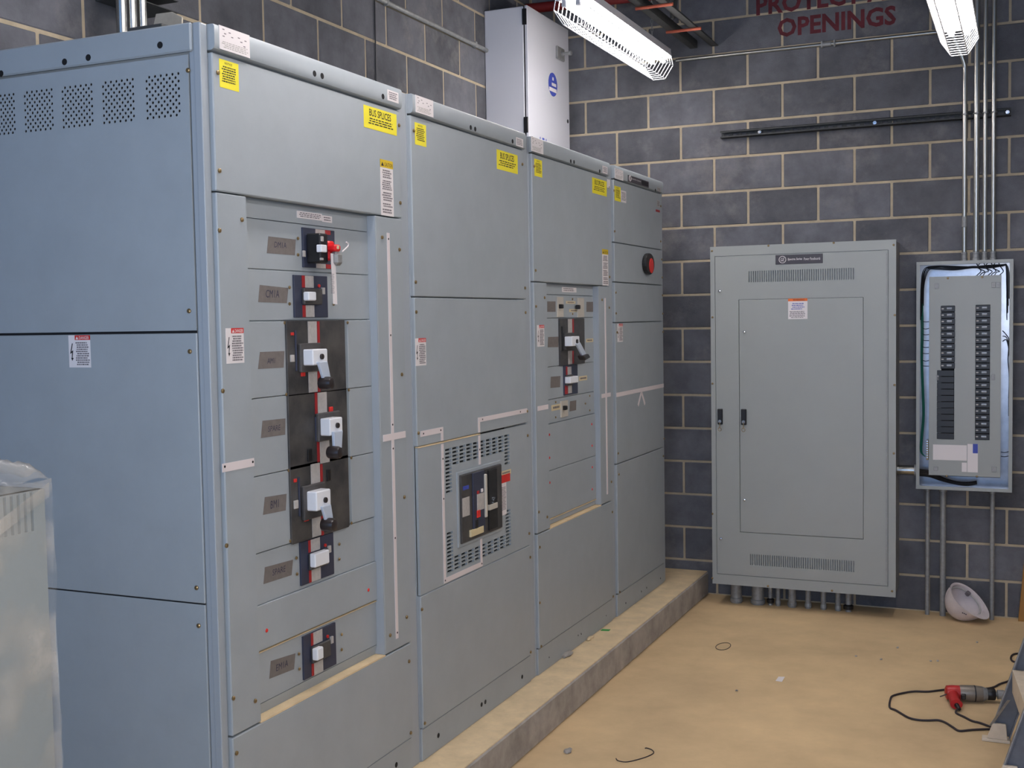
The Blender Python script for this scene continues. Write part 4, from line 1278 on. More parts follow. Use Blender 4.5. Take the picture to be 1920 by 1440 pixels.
# ------------------------------------------------------------------ conduits, channel, nipple on the back wall
def vconduit(label, xs, z0, z1, r, yc, group, coup=None, bend=None, strap=None, col=True):
    t = thing('vertical_conduit', label, 'conduit', (xs, yc, z0), group)
    pts = [(xs, yc, z0), (xs, yc, z1)] if not bend else [(xs, yc, z0)] + bend
    mk('pipe', tube(pts, r, 12), M['conduit'], t, smooth=True)
    if col:
        zc_ = z0 + .012
        mk('connector', lathe([(r, 0), (r * 1.35, .002), (r * 1.35, .016), (r * 1.15, .018), (r * 1.15, .04), (r * 1.3, .041), (r * 1.3, .05), (r, .052)], (xs, yc, z0 - .002), (0, 0, 1), 14), M['galvdull'], t, smooth=True)
    if strap:
        mk('strap', [tube([(xs - r * 1.15, yc + r, strap), (xs - r * 1.15, yc - r * .3, strap), (xs - r * .6, yc - r * 1.1, strap), (xs + r * .6, yc - r * 1.1, strap), (xs + r * 1.15, yc - r * .3, strap), (xs + r * 1.15, yc + r, strap)], .003, 6),
                     cyl((xs + r * .2, yc - r * 1.1, strap), (xs + r * .2, yc - r * 1.7, strap), .006, 8)], M['galvdull'], t)
    if coup:
        mk('coupling', lathe([(r, 0), (r * 1.18, .002), (r * 1.18, .055), (r, .057)], (xs, yc, coup), (0, 0, 1), 14), M['galvdull'], t, smooth=True)
    return t
YCO = D - .065
grp = 'conduits rising from the breaker panel'
zst = 2.77
xs4 = [at(u, 480, 1, YCO).x for u in (1808, 1830, 1846, 1862)]
q105 = at(1793, 100, 1, YCO - .1)
bend = spline([(xs4[0], YCO, 2.95), (xs4[0], YCO, 3.02), (xs4[0] - .012, YCO - .01, 3.07), (xs4[0] - .05, YCO - .03, 3.17), (xs4[0] - .062, YCO - .035, 3.24), (xs4[0] - .064, YCO - .035, 3.6)], 6)
vconduit('bent conduit above the breaker panel, nearest the panelboard', xs4[0], lz1, 0, .0125, YCO, grp, coup=2.16, bend=bend, strap=zst)
vconduit('thick conduit above the breaker panel beside the bent one', xs4[1], lz1, 4.02, .0155, YCO, grp, strap=zst)
vconduit('third conduit from the left above the breaker panel', xs4[2], lz1, 4.02, .0118, YCO, grp, strap=zst)
vconduit('rightmost conduit above the breaker panel', xs4[3], lz1, 4.02, .0125, YCO, grp, strap=zst)
xl3 = [at(u, 1000, 1, YCO).x for u in (1739, 1768, 1860.5)]
for x_, r_, wd in zip(xl3, (.0125, .0165, .0125), ('leftmost conduit from floor to the breaker panel', 'thicker conduit from floor to breaker panel, left of the hard hat', 'conduit from floor to breaker panel, right of the hard hat')):
    t = thing('vertical_conduit', wd, 'conduit', (x_, YCO, 0), 'conduits below the breaker panel')
    mk('pipe', tube([(x_, YCO, 0), (x_, YCO, lz0 - .001)], r_, 12), M['galvdull'], t, smooth=True)
    mk('connector', lathe([(r_, 0), (r_ * 1.25, .002), (r_ * 1.25, .02), (r_, .022)], (x_, YCO, lz0 - .024), (0, 0, 1), 14), M['galvdull'], t, smooth=True)
# slotted channel
sx0_, sx1_ = .272, 1.856
ch = thing('strut_channel', 'long dark slotted strut channel across the wall above the panelboard', 'strut channel', (sx0_, D - .02, zst))
STF = Fr('y', D - .041)
nsl = 31
hs = [R5((sx0_ + .02 + i * .05, sx0_ + .02 + i * .05 + .028, zst - .006, zst + .006)) for i in range(nsl)]
mk('channel_web', holed(Fr('y', D - .012), sx0_, sx1_, zst - .0205, zst + .0205, 0.0, hs, .003), M['steel'], ch, fix=False)
for s_ in (-1, 1):
    mk('channel_flange', box(sx0_, sx1_, D - .042, D - .001, min(zst + s_ * .0205, zst + s_ * .018), max(zst + s_ * .0205, zst + s_ * .018)), M['steel'], ch)
    mk('channel_lip', box(sx0_, sx1_, D - .042, D - .040, min(zst + s_ * .0205, zst + s_ * .011), max(zst + s_ * .0205, zst + s_ * .011)), M['steel'], ch)
for u in (1424, 1640, 1889):
    x_ = at(u, 230, 1, D - .03).x
    mk('anchor_bolt', [cyl((x_, D - .02, zst), (x_, D - .03, zst), .011, 6), cyl((x_, D - .03, zst), (x_, D - .038, zst), .005, 8)], M['chrome'], ch)
# horizontal conduit high on the back wall
zh = 3.238
hc_ = thing('horizontal_conduit', 'thin horizontal conduit below the red stencilled lettering', 'conduit', (.9, D - .014, zh))
mk('pipe', tube([(.0, D - .014, zh), (1.62, D - .014, zh)], .0105, 10), M['conduit'], hc_, smooth=True)
mk('coupling', lathe([(.0105, 0), (.0135, .002), (.0135, .05), (.0105, .052)], (.86, D - .014, zh), (1, 0, 0), 12), M['galvdull'], hc_, smooth=True)
for x_ in (.86, .93): mk('strap', box(x_ - .006, x_ + .006, D - .028, D - .001, zh - .02, zh + .02), M['galvdull'], hc_, bevel=.004)
# nipple between the two cabinets
qn = at(1700, 881.5, 1, D - .1)
np2 = thing('conduit_nipple', 'short shiny conduit nipple joining the panelboard and the breaker panel', 'conduit', (1.34, D - .1, qn.z))
mk('pipe', cyl((px1 - .008, D - .1, qn.z), (lx0, D - .1, qn.z), .028, 24), M['galv'], np2, smooth=True)
mk('collar', cyl((lx0 - .012, D - .1, qn.z), (lx0 - .001, D - .1, qn.z), .034, 24), M['galvdull'], np2)

# ------------------------------------------------------------------ left wall: cabinet, conduits
wx = -.672
wy0 = at(990, 120, 0, wx).y
wy1 = at(1067, 160, 0, wx).y
wz1 = 3.47
wz1 = at(990, 10, 0, wx).z
wc = thing('wall_cabinet', 'white steel wall cabinet with round blue emblem above the switchboard', 'wall cabinet', (-.8, (wy0 + wy1) / 2, 2.5))
wz0 = 2.5
CF = Fr('x', wx)
mk('box', box(WL + .001, wx - .026, wy0, wy1, wz0, wz1 - .003), M['cabwhite'], wc, bevel=.004)
mk('gasket', box(wx - .026, wx - .018, wy0 + .006, wy1 - .006, wz0 + .006, wz1 - .008), M['black'], wc)
mk('door', box(wx - .018, wx, wy0, wy1, wz0, wz1), M['cabwhite'], wc, bevel=.003)
zt2 = Zm(860, 0, 4.3636)
for p in ((583, 165), (625, 1050)):
    a, b = CF.px(zt2(*p), -.02)
    mk('hinge', box(wx - .03, wx - .004, wy0 - .008, wy0 + .004, b - .045, b + .045), M['black'], wc, bevel=.002)
a0, a1, b0, b1 = rectpx(CF, zt2(806, 370), zt2(868, 508), .012)
hd = mk('handle', fbox(CF, a0, a1, b0, b1, 0, .014), M['galvdull'], wc, bevel=.006, seg=2)
am, bm2 = (a0 + a1) / 2 + .01, (b0 + b1) / 2
mk('handle_knob', lathe([(.014, 0), (.014, .012), (.009, .016), (.009, .045), (.014, .048), (.014, .064), (.006, .068)], CF.P(am, bm2, .012), (1, 0, 0), 14), M['galvdull'], hd, smooth=True)
a0, a1, b0, b1 = rectpx(CF, zt2(702, 600), zt2(838, 782), .001)
r_ = .07
em = mk('emblem', cyl(CF.P((a0 + a1) / 2, (b0 + b1) / 2, 0), CF.P((a0 + a1) / 2, (b0 + b1) / 2, .0015), r_, 32), M['blue'], wc, label='round blue emblem with pale marks')
cy_, cz_ = (a0 + a1) / 2, (b0 + b1) / 2
mk('emblem_marks', [fbox(CF, cy_ - .06 * 1, cy_ + .055, cz_ - r_ * .62, cz_ - r_ * .3, .001, .0022), fbox(CF, cy_ - .02, cy_ + .05, cz_ - r_ * .12, cz_ + r_ * .14, .001, .0022), fbox(CF, cy_ - .01, cy_ + .012, cz_ + r_ * .35, cz_ + r_ * .62, .001, .0022)], M['paper'], em, bevel=.0005)
a0, b1 = CF.px(zt2(664, 1118), .001)
a1 = CF.px(zt2(730, 1135), .001)[0]
txt('lettering', 'LEA', wc, CF, a0, a1, b1 - .085, b1, .0012, M['blue'], bold=.02)
a, b = CF.px(zt2(893, 993), .001)
mk('key_hole', cyl(CF.P(a, b, 0), CF.P(a, b, .002), .012, 12), M['interior'], wc)

# conduits that rise from the top of the near section
for k, (u, wd) in enumerate(((228, 'leftmost of three bright conduits rising behind the near switchboard top'), (247, 'middle of three bright conduits rising behind the near switchboard top'), (266, 'rightmost of three bright conduits rising behind the near switchboard top'))):
    q = at(u, 40, 0, -.78)
    t = thing('vertical_conduit', wd, 'conduit', (-.78, q.y, H), 'conduits above the near switchboard section')
    mk('pipe', tube([(-.78, q.y, H - .004), (-.78, q.y, 4.0)], .0168, 14), M['galv'], t, smooth=True)
    mk('connector', lathe([(.017, 0), (.023, .002), (.023, .02), (.019, .022), (.019, .045), (.017, .047)], (-.78, q.y, H - .003), (0, 0, 1), 14), M['galvdull'], t, smooth=True)
q0, q1 = at(205, 2, 0, -.9), at(293, 14, 0, -.9)
ch2 = thing('strut_channel', 'short dark strut channel behind the three bright conduits', 'strut channel', (-.92, q0.y, q0.z))
za_ = (q0.z + q1.z) / 2 + .005
mk('channel_web', box(WL + .001, WL + .006, q0.y - .02, q1.y, za_ - .02, za_ + .02), M['steel'], ch2)
for s_ in (-1, 1): mk('channel_flange', box(WL + .001, -.80, q0.y - .02, q1.y, za_ + s_ * .02 - .0015, za_ + s_ * .02 + .0015), M['steel'], ch2)
# odds and ends lying on the near section
qa, qb = at(252, 59, 0, -.40), at(313, 45, 0, -.40)
one('steel_bar', [box(-.42, -.38, at(254, 58, 2, H).y, at(254, 58, 2, H).y + .02, H, H + .012)], M['steel'], 'short dark steel bar lying on the near switchboard top', 'steel bar', (-.4, .1, H)) if False else None
def on_top(u, v, z): return at(u, v, 1, .12)
def yrow(u, v, y): return at(u, v, 1, y)
p_ = [yrow(250, 62, .16), yrow(312, 46, .16)]
one('steel_bar', [box(p_[0].x, p_[1].x, .14, .18, H - .004, max(p_[0].z, p_[1].z))], M['steel'], 'dark steel bar lying along the near switchboard top', 'steel bar', ((p_[0].x + p_[1].x) / 2, .16, H), bevel=.002)
pp = [yrow(270, 52, .3), yrow(292, 26, .3), yrow(322, 22, .3), yrow(341, 32, .3), yrow(338, 46, .3)]
pz = [Vector((p.x, .30, max(p.z, H - .004))) for p in pp]
pz[0].z = H - .004; pz[-1].z = H - .004
one('bent_plate', prism(pz, (0, .006, 0)), M['steelplate'], 'bent grey steel plate standing on the near switchboard top', 'steel plate', ((pz[0].x + pz[-1].x) / 2, .30, H), bevel=.001)
q = yrow(313, 42, .2)
one('hex_bolt', [cyl((q.x, .2, H - .004), (q.x, .2, H + .018), .006, 10), cyl((q.x, .2, H + .012), (q.x, .2, H + .024), .012, 6)], M['chrome'], 'shiny hex bolt on the near switchboard top', 'bolt', (q.x, .2, H))

# conduit along the left wall, black cable down it
zB_ = 16 * BH + .004
t = thing('horizontal_conduit', 'dull conduit running along the left wall above the switchboard', 'conduit', (WL + .014, 2.5, zB_))
mk('pipe', tube([(WL + .0135, .9, zB_), (WL + .0135, wy0 - .002, zB_)], .0125, 10), M['galvdull'], t, smooth=True)
for y_ in (1.4, 2.6, 3.6): mk('strap', box(WL + .0005, WL + .028, y_ - .01, y_ + .01, zB_ - .018, zB_ + .018), M['galvdull'], t, bevel=.005)
q = at(704, 80, 0, WL + .006)
one('black_cable', tube([(WL + .006, q.y, 2.3), (WL + .006, q.y, zB_ - .013)], .0035, 8), M['wire'], 'thin black cable hanging down the left block wall', 'cable', (WL + .006, q.y, 2.3), smooth=True)

# ------------------------------------------------------------------ overhead steel and pipe
rp = thing('sprinkler_pipe', 'dark red pipe running high along the back wall', 'pipe', (.2, D - .1, 3.6))
mk('pipe', tube([(WL + .03, D - .16, 3.62), (-.02, D - .16, 3.60)], .03, 14), M['redpipe'], rp, smooth=True)
mk('elbow', tube(spline([(-.02, D - .16, 3.60), (.01, D - .16, 3.605), (.025, D - .16, 3.64), (.025, D - .16, 4.0)], 6), .034, 14), M['redpipe'], rp, smooth=True)
jx = .17
jz = 3.30
jy0, jy1 = 1.7, D - .002
jo = thing('steel_joist', 'dark steel bar joist running over the switchboard into the back wall', 'steel joist', (jx, 2.8, jz))
for s_ in (-1, 1):
    mk('bottom_chord', [box(jx + s_ * .045 - .003, jx + s_ * .045 + .003, jy0, jy1, jz, jz + .045), box(min(jx + s_ * .045, jx + s_ * .085), max(jx + s_ * .045, jx + s_ * .085), jy0, jy1, jz, jz + .005)], M['steel'], jo)
    mk('top_chord', [box(jx + s_ * .045 - .003, jx + s_ * .045 + .003, jy0, jy1, jz + .65, jz + .7), box(min(jx + s_ * .045, jx + s_ * .085), max(jx + s_ * .045, jx + s_ * .085), jy0, jy1, jz + .695, jz + .7)], M['steel'], jo)
yy = jy0
k = 0
while yy + .35 < jy1:
    a_, b_ = (jz + .02, jz + .68) if k % 2 == 0 else (jz + .68, jz + .02)
    mk('web_rod', cyl((jx, yy, a_), (jx, yy + .35, b_), .012, 8), M['steel'], jo)
    yy += .35
    k += 1
for y_, wd in ((3.42, 'nearer rust-orange bridging rod crossing under the steel joist'), (3.98, 'farther rust-orange bridging rod crossing under the steel joist')):
    one('bridging_rod', cyl((jx - .09, y_, jz - .008), (jx + .11, y_, jz - .008), .0085, 8), M['rust'], wd, 'steel rod', (jx, y_, jz - .01), 'bridging rods at the joist', smooth=True)

# ------------------------------------------------------------------ fluorescent fixtures
prof = [(-.072, .0), (-.083, -.053), (-.036, -.124), (.036, -.124), (.083, -.053), (.072, 0)]
guard_wire = mesh('guard_wire', tube([(x, 0, z) for x, z in prof], .0024, 6), M['white'])
link_pts = [(.0055 * math.cos(t), 0, .014 * math.sin(t)) for t in [i * math.pi / 5 for i in range(10)]]
def fixture(x, y0, y1, z, label):
    t = thing('fluorescent_fixture', label, 'light fixture', (x, (y0 + y1) / 2, z), 'caged fluorescent strip lights')
    pr = [(-.072, 0), (-.076, 0), (-.068, .042), (.068, .042), (.076, 0), (.072, 0), (.034, .028), (-.034, .028)]
    mk('housing', prism([(x + a, y0, z + b) for a, b in pr], (0, y1 - y0, 0)), M['cabwhite'], t)
    for e in (y0, y1): mk('end_plate', box(x - .070, x + .070, e - .002, e + .002, z - .012, z + .042), M['cabwhite'], t)
    for s_ in (-1, 1):
        mk('tube', cyl((x + s_ * .034, y0 + .03, z - .020), (x + s_ * .034, y1 - .03, z - .020), .0165, 14), M['lamp'], t, smooth=True)
        for e, d in ((y0 + .004, 1), (y1 - .004, -1)):
            mk('socket', box(x + s_ * .034 - .012, x + s_ * .034 + .012, min(e, e + d * .024), max(e, e + d * .024), z - .04, z + .02), M['cabwhite'], t, bevel=.003)
    n = int((y1 - y0) / .05)
    for i in range(n + 1): piece('guard_wire', guard_wire, t, (x, y0 + (y1 - y0) * i / n, z))
    for a, b in ((-.036, -.124), (.036, -.124), (-.083, -.053), (.083, -.053)):
        mk('guard_rail', tube([(x + a, y0, z + b), (x + a, y1, z + b)], .0026, 6), M['white'], t)
    for e in (y0 + .13, y1 - .13):
        g = []
        zz_ = z + .056
        k = 0
        while zz_ < ZC - .02:
            if k % 2: g.append(tube([(x + p[0], e, zz_ + p[2]) for p in link_pts], .0016, 5, True))
            else: g.append(tube([(x, e + p[0], zz_ + p[2]) for p in link_pts], .0016, 5, True))
            zz_ += .024
            k += 1
        mk('hanging_chain', g, M['galvdull'], t)
    return t
fixture(.000, 2.68, 4.10, 3.185, 'caged fluorescent light hanging beside the white wall cabinet')
fixture(1.652, 2.0, 3.35, 3.000, 'caged fluorescent light hanging in front of the conduits at the right')
fixture(.33, -.12, 1.25, 3.17, 'caged fluorescent light above the nearest switchboard section, out of the picture')
fixture(1.652, -1.6, -.25, 3.000, 'added unseen fill light, built as a caged fluorescent fixture over the open floor')  # added unseen lamp, fills the near switchboard front
fixture(2.95, .5, 1.85, 3.000, 'added unseen fill light, built as a caged fluorescent fixture over the far side of the floor')  # added unseen lamp, lifts the switchboard front, pad and lower back wall

# ------------------------------------------------------------------ hard hat
def hat():
    c0 = at(1813, 1166, 2, 0.0)
    R_ = .093
    ax = Vector((-.58, .38, -.72)).normalized()        # crown direction
    t = thing('hard_hat', 'white hard hat lying upturned on the floor against the wall', 'hard hat', (c0.x, c0.y, 0))
    ez = -ax                                             # towards the opening
    ex = (Vector((1, -.35, 0)) - ez * Vector((1, -.35, 0)).dot(ez)).normalized()
    ey = ez.cross(ex)
    # local points: (x, y, z) with z=0 the rim, z<0 the crown
    def shell(sc, n=32, m=10):
        v, f = [], []
        for j in range(m + 1):
            th = j / m * math.pi / 2
            for i in range(n):
                p = 2 * math.pi * i / n
                rx, ry = R_ * 1.12 * sc, R_ * .98 * sc
                v.append((rx * math.cos(p) * math.cos(th) ** .85, ry * math.sin(p) * math.cos(th) ** .85, -R_ * 1.42 * sc * math.sin(th)))
        for j in range(m):
            for i in range(n):
                f.append((j * n + i, j * n + (i + 1) % n, (j + 1) * n + (i + 1) % n, (j + 1) * n + i))
        return v, f
    low = max((p[0] * ex + p[1] * ey + p[2] * ez).z * -1 for p in shell(1.0)[0])
    O = Vector((c0.x, c0.y, low + .001))
    W = lambda p: O + ex * p[0] + ey * p[1] + ez * p[2]
    v1, f1 = shell(1.0)
    v2, f2 = shell(.965)
    k = len(v1)
    n = 32
    v = v1 + v2
    f = f1 + [tuple(reversed([i + k for i in q])) for q in f2] + [(i, (i + 1) % n, k + (i + 1) % n, k + i) for i in range(n)]
    mk('shell', ([W(p) for p in v], f), M['hat'], t, smooth=True)
    # brim with peak
    vv, ff = [], []
    for i in range(40):
        p = 2 * math.pi * i / 40
        pk_ = max(0, math.cos(p)) ** 3 * .030
        for s_, zz_ in ((1.0, 0), (1.0, .004)):
            vv.append((R_ * 1.12 * math.cos(p) * .98, R_ * .98 * math.sin(p) * .98, zz_))
        for s_, zz_ in ((1.0, 0), (1.0, .004)):
            vv.append(((R_ * 1.12 + .008 + pk_) * math.cos(p), (R_ * .98 + .008 + pk_ * .4) * math.sin(p), zz_ + .003))
    for i in range(40):
        a, b = 4 * i, 4 * ((i + 1) % 40)
        ff += [(a, b, b + 2, a + 2), (a + 1, a + 3, b + 3, b + 1), (a + 2, b + 2, b + 3, a + 3), (a, a + 1, b + 1, b)]
    mk('brim', ([W(p) for p in vv], ff), M['hat'], t, smooth=True)
    ridge = [W((R_ * 1.13 * math.cos(th) ** .85, 0, -R_ * 1.43 * math.sin(th))) for th in [i / 10 * math.pi / 2 for i in range(11)]]
    ridge += [W((-R_ * 1.13 * math.cos(th) ** .85, 0, -R_ * 1.43 * math.sin(th))) for th in [i / 10 * math.pi / 2 for i in range(9, -1, -1)]]
    mk('crown_ridge', tube(ridge[1:-1], .005, 6), M['hat'], t, smooth=True)
    band = [W((R_ * 1.03 * math.cos(p), R_ * .89 * math.sin(p), -.016)) for p in [2 * math.pi * i / 28 for i in range(28)]]
    mk('headband', tube(band, .006, 6, True), M['papergrey'], t, smooth=True)
    # knob of the headband at the back
    mk('ratchet_knob', cyl(W((-.2 * R_, R_ * .80, -.006)), W((-.2 * R_, R_ * .80, -.026)), .013, 12), M['greyink'], t)
    pr_ = at(1808, 1150, 1, c0.y - .09)
    # small dark lettering on the side facing the camera
    best = min(range(k), key=lambda i: (W(v1[i]) - (CAM + ray(1808, 1150) * ((W(v1[i]) - CAM).dot(FW)))).length + (0 if (W(v1[i]) - O).dot(CAM - O) > 0 else 9))
    nrm = (W(v1[best]) - O).normalized()
    tx = Vector((0, 0, 1)).cross(nrm).normalized() * .9 - Vector((0, 0, .3))
    ty = nrm.cross(tx.normalized())
    P = W(v1[best]) + nrm * .002
    g = []
    for i in range(3):
        a = P + tx.normalized() * (i * .009 - .013)
        g.append(prism([a - ty * .003, a + tx.normalized() * .006 - ty * .003, a + tx.normalized() * .006 + ty * .004, a + ty * .004], nrm * .0015))
    mk('side_mark', g, M['pen'], t)
hat()

# ------------------------------------------------------------------ drill and cord
def drill():
    zA = .036
    q0, q1 = at(1772, 1298, 2, zA), at(1866, 1302, 2, zA)
    ax = Vector((q1.x - q0.x, q1.y - q0.y, 0)).normalized()
    sd = Vector((ax.y, -ax.x, 0))            # towards the camera
    L = (q1 - q0).length
    S = Vector((q0.x, q0.y, zA))
    t = thing('power_drill', 'red and grey corded power drill lying on the dusty floor', 'power drill', (S.x + ax.x * .12, S.y + ax.y * .12, 0))
    def A(d): return S + ax * d
    u_ = L / 94.0
    r = .032
    mk('rear_housing', lathe([(r * .6, 0), (r * .95, .006), (r * 1.02, .03), (r, 29 * u_)], A(0), ax, 20), M['drillred'], t, smooth=True)
    mk('motor_housing', lathe([(r, 27 * u_), (r * 1.08, 30 * u_), (r * 1.1, 55 * u_), (r, 70 * u_)], A(0), ax, 20), M['drillgrey'], t, smooth=True)
    mk('vent_slot', lathe([(r * 1.11, 54 * u_), (r * 1.115, 54.5 * u_), (r * 1.115, 56 * u_), (r * 1.1, 56.5 * u_)], A(0), ax, 20), M['black'], t)
    mk('gear_case', lathe([(r * 1.06, 57 * u_), (r, 70 * u_), (r * .72, 80 * u_)], A(0), ax, 20), M['galvdull'], t, smooth=True)
    mk('collar', lathe([(r * .7, 78 * u_), (r * .8, 80 * u_), (r * .8, 92 * u_), (r * .7, 94 * u_)], A(0), ax, 20), M['black'], t, smooth=True)
    ck = mk('chuck', lathe([(r * .3, 93 * u_), (r * .3, 97 * u_), (r * .62, 98 * u_), (r * .62, 110 * u_), (r * .3, 116 * u_)], A(0), ax, 18), M['galvdull'], t, smooth=True)
    mk('drill_bit', cyl(A(115 * u_), A(140 * u_), .004, 8), M['steel'], ck)
    # pistol grip to the camera side, slightly drooping to the floor
    dn = sd * .98 + Vector((0, 0, -.06)) - ax * .05
    g = []
    n = 6
    rows = []
    for i in range(n):
        s_ = i / (n - 1)
        c_ = A(15 * u_) + dn * (.01 + .115 * s_) + ax * (-.004 * math.sin(s_ * 3))
        c_.z = max(c_.z - .006 * s_, .024)
        w_, h_ = .026 - .004 * math.sin(s_ * 3.1), .021
        rows.append([c_ + ax * (w_ * math.cos(a)) + Vector((0, 0, 1)) * (h_ * math.sin(a)) for a in [2 * math.pi * k / 14 for k in range(14)]])
    v = [p for q in rows for p in q]
    f = [(i * 14 + k, i * 14 + (k + 1) % 14, (i + 1) * 14 + (k + 1) % 14, (i + 1) * 14 + k) for i in range(n - 1) for k in range(14)]
    f += [tuple(range(14))[::-1], tuple(range((n - 1) * 14, n * 14))]
    mk('grip', (v, f), M['drillred'], t, smooth=True)
    tp = A(32 * u_) + dn * .035
    mk('trigger', box(tp.x - .008, tp.x + .012, tp.y - .018, tp.y + .018, .022, .044), M['black'], t, bevel=.003)
    e = A(15 * u_) + dn * .125
    e.z = .02
    mk('strain_relief', lathe([(.011, 0), (.010, .01), (.007, .035)], e - dn * .005, dn - Vector((0, 0, .2)) + ax * .25, 12), M['black'], t, smooth=True)
    pin = at(1763, 1306, 2, .03)
    mk('side_lever', cyl((pin.x, pin.y, .03), A(3 * u_) + dn * .02, .003, 6), M['steel'], t)
    zw_ = Zm(1560, 1180, 5.3333)
    def fl(a, b): 
        p = at(*zw_(a, b), 2, .005)
        return (p.x, p.y, .005)
    e2 = e + dn * .03
    c1 = [(e2.x, e2.y, .012), fl(1240, 835), fl(1320, 875), fl(1400, 915), fl(1480, 935), fl(1575, 970), fl(1650, 990), fl(1660, 1000), fl(1560, 998), fl(1400, 1005), fl(1275, 1015), fl(1210, 980), fl(1130, 930), fl(1060, 908), fl(960, 910), fl(860, 905), fl(760, 880), fl(640, 810),
          fl(578, 780), fl(584, 700), fl(612, 663), fl(720, 635), fl(830, 620), fl(960, 622), fl(1140, 602), fl(1300, 596), fl(1500, 596), fl(1610, 580), fl(1680, 545), fl(1755, 520), fl(1850, 470), fl(1930, 400), fl(1900, 335), fl(1825, 325), fl(1793, 305), fl(1792, 272), fl(1815, 250), fl(1860, 242), fl(1960, 240)]
    mk('cord', tube(spline(c1, 5), .0046, 8), M['rubber'], t, smooth=True)
drill()

# ------------------------------------------------------------------ step ladder at the right edge
def ladder():
    Fz = at(1872, 1388, 2, 0)
    t = thing('step_ladder', 'grey step ladder with beige tread at the lower right edge', 'ladder', (Fz.x + .1, Fz.y - .25, 0))
    lean = .31
    hgt = 1.5
    yF, yN = Fz.y, Fz.y - .45
    xF = 1.815
    xN = 1.860
    def railg(x0, y0, w, th):
        # channel section rail leaning towards +x
        def row(z): 
            x = x0 + lean * z
            return [(x, y0 - th / 2, z), (x + w, y0 - th / 2, z), (x + w, y0 + th / 2, z), (x, y0 + th / 2, z)]
        a, b = row(.02), row(hgt)
        return (a + b, [(0, 1, 2, 3), (7, 6, 5, 4), (0, 4, 5, 1), (1, 5, 6, 2), (2, 6, 7, 3), (3, 7, 4, 0)])
    for x0, y0, nm in ((xF, yF, 'side_rail'), (xN, yN, 'side_rail')):
        mk(nm, [railg(x0, y0, .075, .006), railg(x0 - .001, y0 - .011, .006, .026), railg(x0 + .070, y0 - .011, .006, .026)], M['alum'], t)
        mk('rail_edge', railg(x0 - .003, y0 - .011, .004, .028), M['galvdull'], t)
        mk('foot', [box(x0 - .022, x0 + .082, y0 - .032, y0 + .012, 0, .012), prism([(x0 - .004, y0 - .029, .012), (x0 + .072, y0 - .029, .012), (x0 + .066, y0 - .029, .075), (x0 + .018, y0 - .029, .075)], (0, .014, 0))], M['beige'], t, bevel=.002)
    for zt in (.296, .596, .896, 1.196):
        xa, xb = xF + lean * zt - .004, xN + lean * zt - .004
        def slab(o0, o1, z0, z1):
            return prism([(xa + o0, yF - .026, z0), (xa + o1, yF - .026, z0), (xb + o1, yN + .004, z0), (xb + o0, yN + .004, z0)], (0, 0, z1 - z0))
        mk('tread', [slab(0, .1, zt - .008, zt), slab(0, .006, zt - .09, zt - .008), slab(.094, .1, zt - .06, zt - .008)], M['beige'], t)
    mk('knee_brace', prism([(xF + .004, yF - .012, .06), (xF + .014, yF - .012, .06), (xF + lean * .20 + .02, yF - .14, .21), (xF + lean * .20 + .01, yF - .14, .21)], (0, -.004, 0)), M['galvdull'], t)
    # rear legs, to the right
    for y0 in (yF, yN):
        mk('rear_leg', prism([(xF + 1.15, y0 - .012, 0), (xF + 1.18, y0 - .012, 0), (xF + lean * hgt + .09, y0 - .012, hgt), (xF + lean * hgt + .06, y0 - .012, hgt)], (0, .024, 0)), M['alum'], t)
    mk('top_cap', box(xF + lean * hgt - .03, xF + lean * hgt + .14, yN - .02, yF + .02, hgt - .01, hgt + .03), M['beige'], t, bevel=.004)
ladder()
q = at(1909, 1165, 2, 0)
al = thing('fiberglass_ladder', 'amber fibreglass ladder foot at the right edge near the back wall', 'ladder', (q.x + .2, q.y, 0))
for dx in (0, .4):
    mk('side_rail', prism([(q.x + dx, q.y, 0), (q.x + dx + .03, q.y, 0), (q.x + dx + .03 + .16, q.y + .1, 1.9), (q.x + dx + .16, q.y + .1, 1.9)], (.0, .05, 0)), M['fiber'], al, bevel=.002)
for zt in (.3, .6, .9, 1.2, 1.5):
    f_ = zt / 1.9
    mk('rung', cyl((q.x + .01 + .16 * f_, q.y + .025 + .1 * f_, zt), (q.x + .42 + .16 * f_, q.y + .025 + .1 * f_, zt), .014, 10), M['galvdull'], al)

